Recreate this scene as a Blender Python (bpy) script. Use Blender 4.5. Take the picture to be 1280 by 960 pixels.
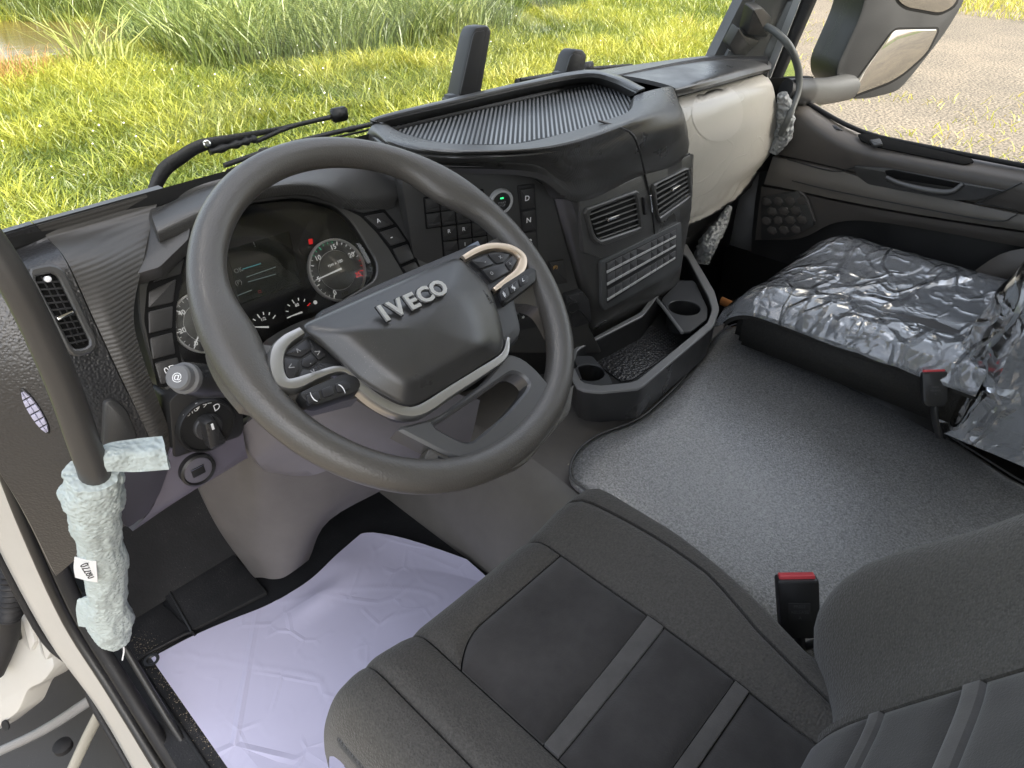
import bpy, bmesh, math, random
import numpy as np
from mathutils import Vector, Matrix, noise
random.seed(7); np.random.seed(7)
for o in list(bpy.data.objects): bpy.data.objects.remove(o)
SC = bpy.context.scene
COL = SC.collection
V = Vector
R = math.radians

# ---------------------------------------------------------------- camera, world, sun, exposure
F = 860.0; PITCH = R(35.0); YAW = R(46.6); CAM = V((-.43, -.63, 1.17))
_h = V((math.sin(YAW), math.cos(YAW), 0)); CR = V((math.cos(YAW), -math.sin(YAW), 0)); _z = V((0, 0, 1))
CV = _h*math.cos(PITCH) - _z*math.sin(PITCH); CU = _h*math.sin(PITCH) + _z*math.cos(PITCH)
cd = bpy.data.cameras.new('camera'); co = bpy.data.objects.new('camera', cd); COL.objects.link(co)
m = Matrix((CR, CU, -CV)).transposed().to_4x4(); m.translation = CAM; co.matrix_world = m
cd.sensor_width = 36; cd.lens = 36*F/1280; cd.clip_start = .02; cd.clip_end = 500
SC.camera = co
SUN_AZ = R(172); SUN_EL = R(40)          # azimuth clockwise from +Y: the sun stands behind the cab
sun_dir = V((math.sin(SUN_AZ)*math.cos(SUN_EL), math.cos(SUN_AZ)*math.cos(SUN_EL), math.sin(SUN_EL)))
w = bpy.data.worlds.new('World'); SC.world = w; w.use_nodes = True
nt = w.node_tree; bg = nt.nodes['Background']; sky = nt.nodes.new('ShaderNodeTexSky')
sky.sky_type = 'NISHITA'; sky.sun_disc = False; sky.sun_elevation = SUN_EL; sky.sun_rotation = SUN_AZ
sky.dust_density = 5.0; sky.air_density = 1.0; sky.ozone_density = .3
hs = nt.nodes.new('ShaderNodeHueSaturation'); hs.inputs['Saturation'].default_value = .48; nt.links.new(sky.outputs[0], hs.inputs['Color']); nt.links.new(hs.outputs[0], bg.inputs[0]); bg.inputs[1].default_value = .15
sl = bpy.data.lights.new('sun', 'SUN'); sl.energy = 2.7; sl.angle = R(.5); sl.color = (1, .93, .80)
so = bpy.data.objects.new('sun', sl); COL.objects.link(so); so.rotation_euler = sun_dir.to_track_quat('Z', 'Y').to_euler(); so.location = (0, -5, 12)
SC.view_settings.view_transform = 'Standard'; SC.view_settings.look = 'None'; SC.view_settings.exposure = 2.0; SC.view_settings.gamma = 1
SC.view_settings.use_curve_mapping = False
SC.render.engine = 'CYCLES'
SC.cycles.max_bounces = 10; SC.cycles.diffuse_bounces = 5; SC.cycles.transparent_max_bounces = 16
SC.cycles.caustics_reflective = False; SC.cycles.caustics_refractive = False

# ---------------------------------------------------------------- pixel -> place helpers (distance always from a named plane of the cab)
def ray(px, py): return CV + CR*((px-640)/F) + CU*((480-py)/F)
def W(px, py, **k):
    d = ray(px, py); (a, v), = k.items()
    if a == 't': return CAM + d*v
    i = 'xyz'.index(a); return CAM + d*((v-CAM[i])/d[i])
class PL:
    """a plane of the cab: point + normal facing the driver"""
    def __init__(s, p, n, up=V((0, 0, 1))):
        s.p = V(p); s.n = V(n).normalized(); s.u = up.cross(s.n).normalized(); s.v = s.n.cross(s.u)
    def __call__(s, px, py, off=0.0):
        d = ray(px, py); q = s.p + s.n*off
        return CAM + d*((q-CAM).dot(s.n)/d.dot(s.n))
    def off(s, o): return PL(s.p+s.n*o, s.n)
    def uv(s, p): return ((p-s.p).dot(s.u), (p-s.p).dot(s.v))
    def at(s, a, b, o=0.0): return s.p+s.u*a+s.v*b+s.n*o
def PL3(a, b, c):
    n = (b-a).cross(c-a).normalized()
    if n.dot(CAM-a) < 0: n = -n
    return PL(a, n)

# ---------------------------------------------------------------- object helpers
def tag(o, label=None, cat=None, group=None, kind=None):
    if label: o['label'] = label
    if cat: o['category'] = cat
    if group: o['group'] = group
    if kind: o['kind'] = kind
    return o
def thing(name, label, cat, loc=(0, 0, 0), group=None):
    o = bpy.data.objects.new(name, None); COL.objects.link(o); o.location = loc; o.empty_display_size = .05
    return tag(o, label, cat, group)
def root_loc(p):
    q = V((0, 0, 0))
    while p is not None: q = q + p.location; p = p.parent
    return q
def new(name, vs, fs, mat, parent=None, smooth=True, sharp=None):
    ro = root_loc(parent)
    me = bpy.data.meshes.new(name); me.from_pydata([tuple(V(v)-ro) for v in vs], [], fs); me.update()
    bm = bmesh.new(); bm.from_mesh(me); bmesh.ops.recalc_face_normals(bm, faces=bm.faces[:])
    if sharp is not None:
        for e in bm.edges:
            if len(e.link_faces) == 2 and e.calc_face_angle(0) > sharp: e.smooth = False
    bm.to_mesh(me); bm.free()
    if smooth:
        me.polygons.foreach_set('use_smooth', [True]*len(me.polygons))
    o = bpy.data.objects.new(name, me); COL.objects.link(o); o.parent = parent
    if isinstance(mat, (list, tuple)):
        for mm in mat: me.materials.append(mm)
    else: me.materials.append(mat)
    return o
def cr(ps, n, closed=False):
    """Catmull-Rom through points, n steps per span"""
    out = []; N = len(ps); spans = N if closed else N-1
    g = (lambda i: ps[i % N]) if closed else (lambda i: ps[max(0, min(N-1, i))])
    for i in range(spans):
        a, b, c, d = g(i-1), g(i), g(i+1), g(i+2)
        if not closed:
            if i == 0: a = b*2-c
            if i == spans-1: d = c*2-b
        for k in range(n):
            t = k/n
            out.append((b*2 + (c-a)*t + (a*2-b*5+c*4-d)*t*t + (b*3-a-c*3+d)*t*t*t)*.5)
    if not closed: out.append(ps[-1].copy())
    return out
def sheet(name, rows, mat, parent=None, nu=4, nv=4, thick=.012, back=None, sharp=.7, fn=None, open_edges=False):
    """smooth sheet through rows of points, closed with a real thickness"""
    A = [cr(r, nu) for r in rows]
    C = [cr([A[i][j] for i in range(len(A))], nv) for j in range(len(A[0]))]
    nj, ni = len(C), len(C[0])
    P = [[C[j][i] for j in range(nj)] for i in range(ni)]
    if fn: P = [[fn(P[i][j], i/(ni-1), j/(nj-1)) for j in range(nj)] for i in range(ni)]
    return gridmesh(name, P, mat, parent, thick, back, sharp)
def gridmesh(name, P, mat, parent=None, thick=.01, back=None, sharp=.7):
    ni, nj = len(P), len(P[0])
    vs = [p for r in P for p in r]; fs = []
    def nrm(i, j):
        a = P[min(ni-1, i+1)][j]-P[max(0, i-1)][j]; b = P[i][min(nj-1, j+1)]-P[i][max(0, j-1)]
        n = a.cross(b)
        return n.normalized() if n.length > 1e-9 else V((0, 0, 1))
    c = P[ni//2][nj//2]; sgn = 1 if nrm(ni//2, nj//2).dot(CAM-c) > 0 else -1
    for i in range(ni):
        for j in range(nj):
            vs.append(P[i][j] + (V(back)*thick if back is not None else nrm(i, j)*(-sgn*thick)))
    o2 = ni*nj; I = lambda i, j: i*nj+j
    for i in range(ni-1):
        for j in range(nj-1):
            q = (I(i, j), I(i, j+1), I(i+1, j+1), I(i+1, j))
            fs.append(q); fs.append(tuple(o2+k for k in reversed(q)))
    for i in range(ni-1):
        for j in (0, nj-1): fs.append((I(i, j), I(i+1, j), o2+I(i+1, j), o2+I(i, j)))
    for j in range(nj-1):
        for i in (0, ni-1): fs.append((I(i, j), I(i, j+1), o2+I(i, j+1), o2+I(i, j)))
    return new(name, vs, fs, mat, parent, sharp=sharp)
def rounded(ps, rad, seg=3):
    """round the corners of a closed 3-D polygon"""
    out = []; N = len(ps)
    for i in range(N):
        a, b, c = ps[i-1], ps[i], ps[(i+1) % N]
        r_ = rad[i] if isinstance(rad, (list, tuple)) else rad
        d1, d2 = a-b, c-b; l = min(r_, d1.length*.45, d2.length*.45)
        if l < 1e-6: out.append(b.copy()); continue
        p, q = b+d1.normalized()*l, b+d2.normalized()*l
        for k in range(seg+1):
            t = k/seg; out.append(p*(1-t)**2 + b*(2*t*(1-t)) + q*t*t)
    return out
def inset(ps, n, d):
    N = len(ps); out = []
    c = sum(ps, V((0, 0, 0)))/N
    area = V((0, 0, 0))
    for i in range(N): area += (ps[i]-c).cross(ps[(i+1) % N]-c)
    s = 1 if area.dot(n) > 0 else -1
    for i in range(N):
        a, b, e = ps[i-1], ps[i], ps[(i+1) % N]
        d1 = (b-a); d2 = (e-b)
        if d1.length < 1e-9: d1 = d2
        if d2.length < 1e-9: d2 = d1
        n1 = n.cross(d1).normalized()*s; n2 = n.cross(d2).normalized()*s
        m_ = n1+n2; l = m_.length
        m_ = m_/l if l > 1e-6 else n1
        k = max(.5, m_.dot(n1)); out.append(b+m_*(d/k))
    return out
def plate(name, ps, n, h, mat, parent=None, bev=.0012, rad=.003, seg=3, base=.003, bevseg=2, dish=0.0):
    """a rounded, chamfered slab standing h proud of the polygon"""
    n = V(n).normalized(); ps = rounded(ps, rad, seg) if rad else [p.copy() for p in ps]
    N = len(ps); bev = min(bev, h*.9) if h > 0 else bev
    rings = [[p-n*base for p in ps], [p+n*(h-bev) for p in ps]]
    for k in range(1, bevseg+1):
        t = k/bevseg*math.pi/2
        q = inset(ps, n, bev*(1-math.cos(t))); rings.append([p+n*(h-bev+bev*math.sin(t)) for p in q])
    vs = [p for r_ in rings for p in r_]; fs = []
    for k in range(len(rings)-1):
        for i in range(N): fs.append((k*N+i, k*N+(i+1) % N, (k+1)*N+(i+1) % N, (k+1)*N+i))
    fs.append(tuple(range(N-1, -1, -1))); fs.append(tuple((len(rings)-1)*N+i for i in range(N)))
    return new(name, vs, fs, mat, parent, sharp=.6)
def frame(name, outer, inner, n, h, mat, parent=None, bev=.001, base=.003):
    """flat ring between two outlines with the same number of points, h proud"""
    n = V(n).normalized(); N = len(outer)
    oi = inset(outer, n, bev); ii = inset(inner, n, -bev)
    rings = [[p-n*base for p in outer], [p+n*(h-bev) for p in outer], [p+n*h for p in oi], [p+n*h for p in ii], [p+n*(h-bev) for p in inner], [p-n*base for p in inner]]
    vs = [p for r_ in rings for p in r_]; fs = []; K = len(rings)
    for k in range(K):
        k2 = (k+1) % K
        for i in range(N): fs.append((k*N+i, k*N+(i+1) % N, k2*N+(i+1) % N, k2*N+i))
    return new(name, vs, fs, mat, parent, sharp=.6)
def resample(ps, N):
    L = [0]
    for i in range(len(ps)): L.append(L[-1]+(ps[(i+1) % len(ps)]-ps[i]).length)
    out = []
    for k in range(N):
        s = L[-1]*k/N; i = max(j for j in range(len(ps)) if L[j] <= s+1e-12)
        a, b = ps[i], ps[(i+1) % len(ps)]; d = L[i+1]-L[i]
        out.append(a.lerp(b, (s-L[i])/d if d > 1e-9 else 0))
    return out
def circle(pl, c, r, N=32, off=0.0, r2=None):
    return [c+pl.u*(r*math.cos(2*math.pi*k/N))+pl.v*((r2 or r)*math.sin(2*math.pi*k/N))+pl.n*off for k in range(N)]
def tube(name, ps, rad, mat, parent=None, seg=12, n=5, closed=False, fn=None, flat=None):
    Q = cr(ps, n, closed) if n > 1 else ps; N = len(Q)
    if not isinstance(rad, (list, tuple)): rad = [rad]*len(ps)
    rr = []
    for k in range(N):
        t = k/n if n > 1 else k; i = int(t); f = t-i
        a = rad[i % len(rad)]; b = rad[(i+1) % len(rad)] if closed else rad[min(len(rad)-1, i+1)]
        rr.append(a+(b-a)*f)
    vs = []; fs = []; up = None
    for k in range(N):
        if closed: t = Q[(k+1) % N]-Q[k-1]
        else: t = Q[min(N-1, k+1)]-Q[max(0, k-1)]
        t.normalize()
        if up is None:
            up = V((0, 0, 1)) if abs(t.z) < .9 else V((1, 0, 0))
        up = (up-t*up.dot(t)).normalized(); sd = t.cross(up)
        for s in range(seg):
            a = 2*math.pi*s/seg; r_ = rr[k]
            if fn: r_ = fn(k/(N-1), a, r_)
            vs.append(Q[k]+(up*math.cos(a)+sd*math.sin(a)*(flat or 1))*r_)
    for k in range(N if closed else N-1):
        k2 = (k+1) % N
        for s in range(seg): fs.append((k*seg+s, k*seg+(s+1) % seg, k2*seg+(s+1) % seg, k2*seg+s))
    if not closed:
        fs.append(tuple(range(seg))); fs.append(tuple((N-1)*seg+s for s in range(seg)))
    return new(name, vs, fs, mat, parent, sharp=1.0)
def lathe(name, pl, c, prof, mat, parent=None, seg=32, sx=1.0):
    """prof: (radius, height along normal)"""
    vs = []; fs = []
    for r_, h in prof:
        for k in range(seg):
            a = 2*math.pi*k/seg; vs.append(c+pl.u*(r_*sx*math.cos(a))+pl.v*(r_*math.sin(a))+pl.n*h)
    for i in range(len(prof)-1):
        for k in range(seg): fs.append((i*seg+k, i*seg+(k+1) % seg, (i+1)*seg+(k+1) % seg, (i+1)*seg+k))
    fs.append(tuple(range(seg))); fs.append(tuple((len(prof)-1)*seg+k for k in range(seg)))
    return new(name, vs, fs, mat, parent, sharp=.6)
def box(name, a, b, mat, parent=None, bev=0.004):
    a, b = V(a), V(b)
    x0, y0, z0 = (min(a[i], b[i]) for i in range(3)); x1, y1, z1 = (max(a[i], b[i]) for i in range(3))
    bm = bmesh.new(); bmesh.ops.create_cube(bm, size=1)
    for v in bm.verts: v.co = V(((x0+x1)/2+v.co.x*(x1-x0), (y0+y1)/2+v.co.y*(y1-y0), (z0+z1)/2+v.co.z*(z1-z0)))
    if bev: bmesh.ops.bevel(bm, geom=bm.edges[:], offset=bev, segments=2, affect='EDGES')
    vs = [v.co.copy() for v in bm.verts]; bm.verts.index_update(); fs = [[v.index for v in f.verts] for f in bm.faces]; bm.free()
    return new(name, vs, fs, mat, parent, smooth=True, sharp=.6)
def text(name, s, c, u, v, size, mat, parent=None, ext=.0004, bold=0.0, shear=0.0, sx=1.0):
    cu = bpy.data.curves.new('t', 'FONT'); cu.body = s; cu.size = 1; cu.align_x = 'CENTER'; cu.align_y = 'CENTER'; cu.extrude = .5; cu.offset = bold; cu.resolution_u = 3
    ob = bpy.data.objects.new('t', cu); COL.objects.link(ob)
    me = bpy.data.meshes.new_from_object(ob.evaluated_get(bpy.context.evaluated_depsgraph_get()))
    u = V(u).normalized(); v = V(v).normalized(); n = u.cross(v).normalized()
    vs = [V(c)+u*((p.co.x+shear*p.co.y)*size*sx)+v*(p.co.y*size)+n*((p.co.z+.5)*ext*2) for p in me.vertices]
    fs = [list(p.vertices) for p in me.polygons]
    bpy.data.objects.remove(ob); bpy.data.curves.remove(cu); bpy.data.meshes.remove(me)
    return new(name, vs, fs, mat, parent, smooth=False)

# ---------------------------------------------------------------- materials
MATS = {}
def mat(name, col, rough=.5, spec=.5, metal=0, bump=None, var=0.0, vscale=8, coat=0, rvar=0.0, aniso=None, sheen=0, emit=None, dust=0.0):
    if name in MATS: return MATS[name]
    mt = bpy.data.materials.new(name); mt.use_nodes = True; t = mt.node_tree; b = t.nodes['Principled BSDF']
    b.inputs['Roughness'].default_value = rough; b.inputs['Specular IOR Level'].default_value = spec; b.inputs['Metallic'].default_value = metal
    b.inputs['Coat Weight'].default_value = coat; b.inputs['Coat Roughness'].default_value = .1
    b.inputs['Sheen Weight'].default_value = sheen
    tc = t.nodes.new('ShaderNodeTexCoord')
    colsock = None
    if var:
        nz = t.nodes.new('ShaderNodeTexNoise'); nz.inputs['Scale'].default_value = vscale; nz.inputs['Detail'].default_value = 6; nz.inputs['Roughness'].default_value = .65
        t.links.new(tc.outputs['Object'], nz.inputs['Vector'])
        rp = t.nodes.new('ShaderNodeValToRGB'); rp.color_ramp.elements[0].position = .3; rp.color_ramp.elements[1].position = .7
        rp.color_ramp.elements[0].color = tuple(c*(1-var) for c in col)+(1,); rp.color_ramp.elements[1].color = tuple(min(1, c*(1+var)) for c in col)+(1,)
        t.links.new(nz.outputs[0], rp.inputs[0]); colsock = rp.outputs[0]
    if dust:
        nz = t.nodes.new('ShaderNodeTexNoise'); nz.inputs['Scale'].default_value = 900; nz.inputs['Detail'].default_value = 1
        t.links.new(tc.outputs['Object'], nz.inputs['Vector'])
        n2 = t.nodes.new('ShaderNodeTexNoise'); n2.inputs['Scale'].default_value = 14; n2.inputs['Detail'].default_value = 5; t.links.new(tc.outputs['Object'], n2.inputs['Vector'])
        ad = t.nodes.new('ShaderNodeMath'); ad.operation = 'MULTIPLY_ADD'; ad.inputs[1].default_value = .35; t.links.new(n2.outputs[0], ad.inputs[0]); t.links.new(nz.outputs[0], ad.inputs[2])
        rp = t.nodes.new('ShaderNodeValToRGB'); rp.color_ramp.elements[0].position = .93; rp.color_ramp.elements[1].position = .99
        t.links.new(ad.outputs[0], rp.inputs[0])
        mx = t.nodes.new('ShaderNodeMix'); mx.data_type = 'RGBA'; mx.inputs['A'].default_value = tuple(col)+(1,); mx.inputs['B'].default_value = (.3, .28, .25, 1)
        if colsock: t.links.new(colsock, mx.inputs['A'])
        ml = t.nodes.new('ShaderNodeMath'); ml.operation = 'MULTIPLY'; ml.inputs[1].default_value = dust; t.links.new(rp.outputs[0], ml.inputs[0])
        t.links.new(ml.outputs[0], mx.inputs['Factor']); colsock = mx.outputs['Result']
    if colsock: t.links.new(colsock, b.inputs['Base Color'])
    else: b.inputs['Base Color'].default_value = tuple(col)+(1,)
    if rvar:
        nz = t.nodes.new('ShaderNodeTexNoise'); nz.inputs['Scale'].default_value = 11; nz.inputs['Detail'].default_value = 7; t.links.new(tc.outputs['Object'], nz.inputs['Vector'])
        mr = t.nodes.new('ShaderNodeMapRange'); mr.inputs[1].default_value = .3; mr.inputs[2].default_value = .7; mr.inputs[3].default_value = max(.05, rough-rvar); mr.inputs[4].default_value = min(1, rough+rvar)
        t.links.new(nz.outputs[0], mr.inputs[0]); t.links.new(mr.outputs[0], b.inputs['Roughness'])
    if bump:
        kind, sc, st, dist = bump
        h = None
        if kind == 'noise':
            nz = t.nodes.new('ShaderNodeTexNoise'); nz.inputs['Scale'].default_value = sc; nz.inputs['Detail'].default_value = 3; t.links.new(tc.outputs['Object'], nz.inputs['Vector']); h = nz.outputs[0]
        elif kind == 'leather':
            vz = t.nodes.new('ShaderNodeTexVoronoi'); vz.inputs['Scale'].default_value = sc; vz.feature = 'SMOOTH_F1'; t.links.new(tc.outputs['Object'], vz.inputs['Vector']); h = vz.outputs['Distance']
        elif kind in ('ribx', 'ribz', 'riby', 'diag'):
            wv = t.nodes.new('ShaderNodeTexWave'); wv.inputs['Scale'].default_value = sc; wv.bands_direction = {'ribx': 'X', 'riby': 'Y', 'ribz': 'Z', 'diag': 'DIAGONAL'}[kind]; t.links.new(tc.outputs['Object'], wv.inputs['Vector']); h = wv.outputs['Fac']
        elif kind == 'weave':
            w1 = t.nodes.new('ShaderNodeTexWave'); w1.inputs['Scale'].default_value = sc; w1.bands_direction = 'X'; w1.inputs['Distortion'].default_value = .6
            w2 = t.nodes.new('ShaderNodeTexWave'); w2.inputs['Scale'].default_value = sc; w2.bands_direction = 'Y'; w2.inputs['Distortion'].default_value = .6
            w3 = t.nodes.new('ShaderNodeTexWave'); w3.inputs['Scale'].default_value = sc; w3.bands_direction = 'Z'
            ad = t.nodes.new('ShaderNodeMath'); ad.operation = 'ADD'; a2 = t.nodes.new('ShaderNodeMath'); a2.operation = 'MULTIPLY_ADD'; a2.inputs[1].default_value = .5
            for q in (w1, w2, w3): t.links.new(tc.outputs['Object'], q.inputs['Vector'])
            t.links.new(w1.outputs['Fac'], ad.inputs[0]); t.links.new(w2.outputs['Fac'], ad.inputs[1]); t.links.new(w3.outputs['Fac'], a2.inputs[0]); t.links.new(ad.outputs[0], a2.inputs[2]); h = a2.outputs[0]
            if colsock is None:
                rp = t.nodes.new('ShaderNodeMapRange'); rp.inputs[2].default_value = 2.0; rp.inputs[3].default_value = .35; rp.inputs[4].default_value = 1.5; t.links.new(h, rp.inputs[0])
                nz = t.nodes.new('ShaderNodeTexNoise'); nz.inputs['Scale'].default_value = 6; nz.inputs['Detail'].default_value = 5; t.links.new(tc.outputs['Object'], nz.inputs['Vector'])
                m2 = t.nodes.new('ShaderNodeMath'); m2.operation = 'MULTIPLY_ADD'; m2.inputs[1].default_value = .5; m2.inputs[2].default_value = .75; t.links.new(nz.outputs[0], m2.inputs[0])
                m3 = t.nodes.new('ShaderNodeMath'); m3.operation = 'MULTIPLY'; t.links.new(rp.outputs[0], m3.inputs[0]); t.links.new(m2.outputs[0], m3.inputs[1])
                vm = t.nodes.new('ShaderNodeVectorMath'); vm.operation = 'SCALE'; vm.inputs[0].default_value = col; t.links.new(m3.outputs[0], vm.inputs['Scale']); t.links.new(vm.outputs[0], b.inputs['Base Color'])
        bp = t.nodes.new('ShaderNodeBump'); bp.inputs['Strength'].default_value = st; bp.inputs['Distance'].default_value = dist
        t.links.new(h, bp.inputs['Height']); t.links.new(bp.outputs[0], b.inputs['Normal'])
    if emit:
        b.inputs['Emission Color'].default_value = tuple(emit[:3])+(1,); b.inputs['Emission Strength'].default_value = emit[3]
    MATS[name] = mt; return mt
def crease_height(t, vec, layers):
    """sharp crease lines: folds along the zero lines of stretched noise"""
    out = None
    for sc, rot, stretch, width, amp in layers:
        mp = t.nodes.new('ShaderNodeMapping'); mp.inputs['Rotation'].default_value = (0, 0, rot); mp.inputs['Scale'].default_value = stretch; t.links.new(vec, mp.inputs[0])
        nz = t.nodes.new('ShaderNodeTexNoise'); nz.inputs['Scale'].default_value = sc; nz.inputs['Detail'].default_value = 1.5; nz.inputs['Distortion'].default_value = .5; t.links.new(mp.outputs[0], nz.inputs['Vector'])
        a = t.nodes.new('ShaderNodeMath'); a.operation = 'SUBTRACT'; a.inputs[1].default_value = .5; t.links.new(nz.outputs[0], a.inputs[0])
        b = t.nodes.new('ShaderNodeMath'); b.operation = 'ABSOLUTE'; t.links.new(a.outputs[0], b.inputs[0])
        c = t.nodes.new('ShaderNodeMapRange'); c.inputs[1].default_value = 0; c.inputs[2].default_value = width; c.inputs[3].default_value = amp; c.inputs[4].default_value = 0; t.links.new(b.outputs[0], c.inputs[0])
        if out is None: out = c.outputs[0]
        else:
            d = t.nodes.new('ShaderNodeMath'); d.operation = 'ADD'; t.links.new(out, d.inputs[0]); t.links.new(c.outputs[0], d.inputs[1]); out = d.outputs[0]
    return out
def add_creases(mt, layers, dist):
    t = mt.node_tree; b = t.nodes['Principled BSDF']; tc = t.nodes.new('ShaderNodeTexCoord'); h = crease_height(t, tc.outputs['Object'], layers)
    bp = t.nodes.new('ShaderNodeBump'); bp.inputs['Strength'].default_value = 1; bp.inputs['Distance'].default_value = dist; t.links.new(h, bp.inputs['Height']); t.links.new(bp.outputs[0], b.inputs['Normal'])
def glass_mat(name, tint, gloss, rough=0.0, f0=.04):
    mt = bpy.data.materials.new(name); mt.use_nodes = True; t = mt.node_tree; t.nodes.clear()
    o = t.nodes.new('ShaderNodeOutputMaterial'); tr = t.nodes.new('ShaderNodeBsdfTransparent'); tr.inputs[0].default_value = tuple(tint)+(1,)
    gl = t.nodes.new('ShaderNodeBsdfGlossy'); gl.inputs['Roughness'].default_value = rough
    fr = t.nodes.new('ShaderNodeFresnel'); fr.inputs[0].default_value = 1.45
    ml = t.nodes.new('ShaderNodeMath'); ml.operation = 'MULTIPLY'; ml.inputs[1].default_value = gloss
    mx = t.nodes.new('ShaderNodeMixShader'); t.links.new(fr.outputs[0], ml.inputs[0]); t.links.new(ml.outputs[0], mx.inputs[0]); t.links.new(tr.outputs[0], mx.inputs[1]); t.links.new(gl.outputs[0], mx.inputs[2]); t.links.new(mx.outputs[0], o.inputs[0])
    return mt
PLASTIC = mat('dark plastic', (.040, .039, .037), .38, .8, bump=('noise', 700, .25, .0006), rvar=.1, dust=.5)
PLASTIC2 = mat('mid grey plastic', (.050, .049, .047), .36, .9, bump=('noise', 650, .25, .0006), rvar=.1, dust=.4)
LAV = mat('lavender-lit lower plastic', (.13, .12, .15), .5, .45, bump=('noise', 600, .2, .0006), var=.08)  # violet skylight tint put into the base colour
BLACK = mat('black plastic', (.018, .018, .018), .45, .5, rvar=.1)
DEEP = mat('painted shade black', (.006, .006, .006), .8, .2)  # near-black standing in for shade in hollows, gaps and hidden places
SATIN = mat('black satin plastic', (.03, .03, .031), .3, .5, rvar=.08, dust=.6)
RIB = mat('ribbed soft plastic', (.060, .057, .052), .42, .7, bump=('ribz', 60, .35, .0010), dust=.3)
CARBON = mat('fine ribbed plastic', (.060, .059, .056), .32, .9, bump=('diag', 180, .4, .0006), rvar=.08)
LEATHER = mat('grained end panel', (.028, .028, .029), .34, .8, bump=('leather', 330, .6, .0012), rvar=.08)
RIMM = mat('grained wheel rim', (.080, .075, .068), .38, .7, bump=('leather', 640, .45, .0007), rvar=.06)
HUB = mat('airbag pad plastic', (.044, .043, .042), .33, .8, bump=('noise', 900, .2, .0004), rvar=.07, dust=.4)
SILVER = mat('satin silver', (.48, .475, .465), .34, .5, metal=.9)
SILP = mat('chrome with painted reflection', (.62, .62, .62), .3, .5, metal=.25)  # pale colour stands in for the bright reflections of chrome
CHROME = mat('chrome', (.75, .75, .75), .12, .5, metal=1)
KEY = mat('key plastic', (.038, .037, .036), .38, .5, bump=('noise', 900, .15, .0004))
PRINT = mat('white print', (.92, .92, .92), .6, .3)
RED = mat('red print', (.6, .02, .02), .5, .4, emit=(1, .03, .03, .12))
GREEN = mat('green print', (.05, .45, .25), .5, .4, emit=(.05, .6, .3, .06))
RUBBER = mat('black rubber', (.014, .014, .015), .6, .35, rvar=.1, bump=('noise', 90, .2, .002), dust=.5)

# ---------------------------------------------------------------- the ground outside
GZ = -1.30
def ground_mat(name, c1, c2, scale, c3=None, bumpd=.02, fine=60, rough=.95):
    mt = bpy.data.materials.new(name); mt.use_nodes = True; t = mt.node_tree; b = t.nodes['Principled BSDF']; b.inputs['Roughness'].default_value = rough; b.inputs['Specular IOR Level'].default_value = .2
    tc = t.nodes.new('ShaderNodeTexCoord')
    n1 = t.nodes.new('ShaderNodeTexNoise'); n1.inputs['Scale'].default_value = scale; n1.inputs['Detail'].default_value = 8; n1.inputs['Roughness'].default_value = .7
    n2 = t.nodes.new('ShaderNodeTexNoise'); n2.inputs['Scale'].default_value = fine; n2.inputs['Detail'].default_value = 4
    for n_ in (n1, n2): t.links.new(tc.outputs['Object'], n_.inputs['Vector'])
    rp = t.nodes.new('ShaderNodeValToRGB'); rp.color_ramp.elements[0].color = c1+(1,); rp.color_ramp.elements[1].color = c2+(1,); rp.color_ramp.elements[0].position = .38; rp.color_ramp.elements[1].position = .62
    t.links.new(n1.outputs[0], rp.inputs[0])
    mx = t.nodes.new('ShaderNodeMix'); mx.data_type = 'RGBA'; mx.blend_type = 'MULTIPLY'; mx.inputs['Factor'].default_value = 1
    r2 = t.nodes.new('ShaderNodeValToRGB'); r2.color_ramp.elements[0].color = (.35, .35, .36, 1); r2.color_ramp.elements[1].color = (1.25, 1.22, 1.18, 1); r2.color_ramp.elements[0].position = .35; r2.color_ramp.elements[1].position = .62
    t.links.new(n2.outputs[0], r2.inputs[0]); t.links.new(rp.outputs[0], mx.inputs['A']); t.links.new(r2.outputs[0], mx.inputs['B']); t.links.new(mx.outputs['Result'], b.inputs['Base Color'])
    bp = t.nodes.new('ShaderNodeBump'); bp.inputs['Distance'].default_value = bumpd; bp.inputs['Strength'].default_value = .8; t.links.new(n2.outputs[0], bp.inputs['Height']); t.links.new(bp.outputs[0], b.inputs['Normal'])
    return mt
SOIL = ground_mat('soil under grass', (.055, .08, .015), (.11, .14, .028), .6)
GRAVEL = ground_mat('gravel', (.125, .112, .094), (.185, .16, .128), .35, fine=26, bumpd=.02)
ASPH = ground_mat('asphalt', (.045, .045, .045), (.06, .06, .06), .5, fine=80, bumpd=.005)
def pond_d(x, y): return math.hypot((x-.5)/7.2, (y-21)/5.6)
def gravel_side(x, y): return y < max(.52*x-1.9, 3.0)
def gz(x, y):
    z = GZ + .05*noise.noise(V((x*.25, y*.25, 0)))
    if 24 < math.hypot(x, y) < 120 and not gravel_side(x, y): z += .012*(math.hypot(x, y)-24)
    p = pond_d(x, y)
    if p < 1.25: z -= .7*min(1, (1.25-p)/.35)
    return z
def ground_sheet():
    xs = sorted(set([-300, -200, -120, -80, -50, -35] + [-24+i*.8 for i in range(100)] + [60, 80, 120, 200, 300]))
    ys = sorted(set([-300, -200, -100, -50, -20, -10] + [-5+i*.8 for i in range(60)] + [48, 60, 80, 120, 200, 300]))
    vs = [V((x, y, gz(x, y) if not gravel_side(x, y) else GZ)) for y in ys for x in xs]; n_ = len(xs)
    fs = [(j*n_+i, j*n_+i+1, (j+1)*n_+i+1, (j+1)*n_+i) for j in range(len(ys)-1) for i in range(n_-1)]
    return tag(new('ground', vs, fs, SOIL), kind='structure')
ground_sheet()
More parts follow.
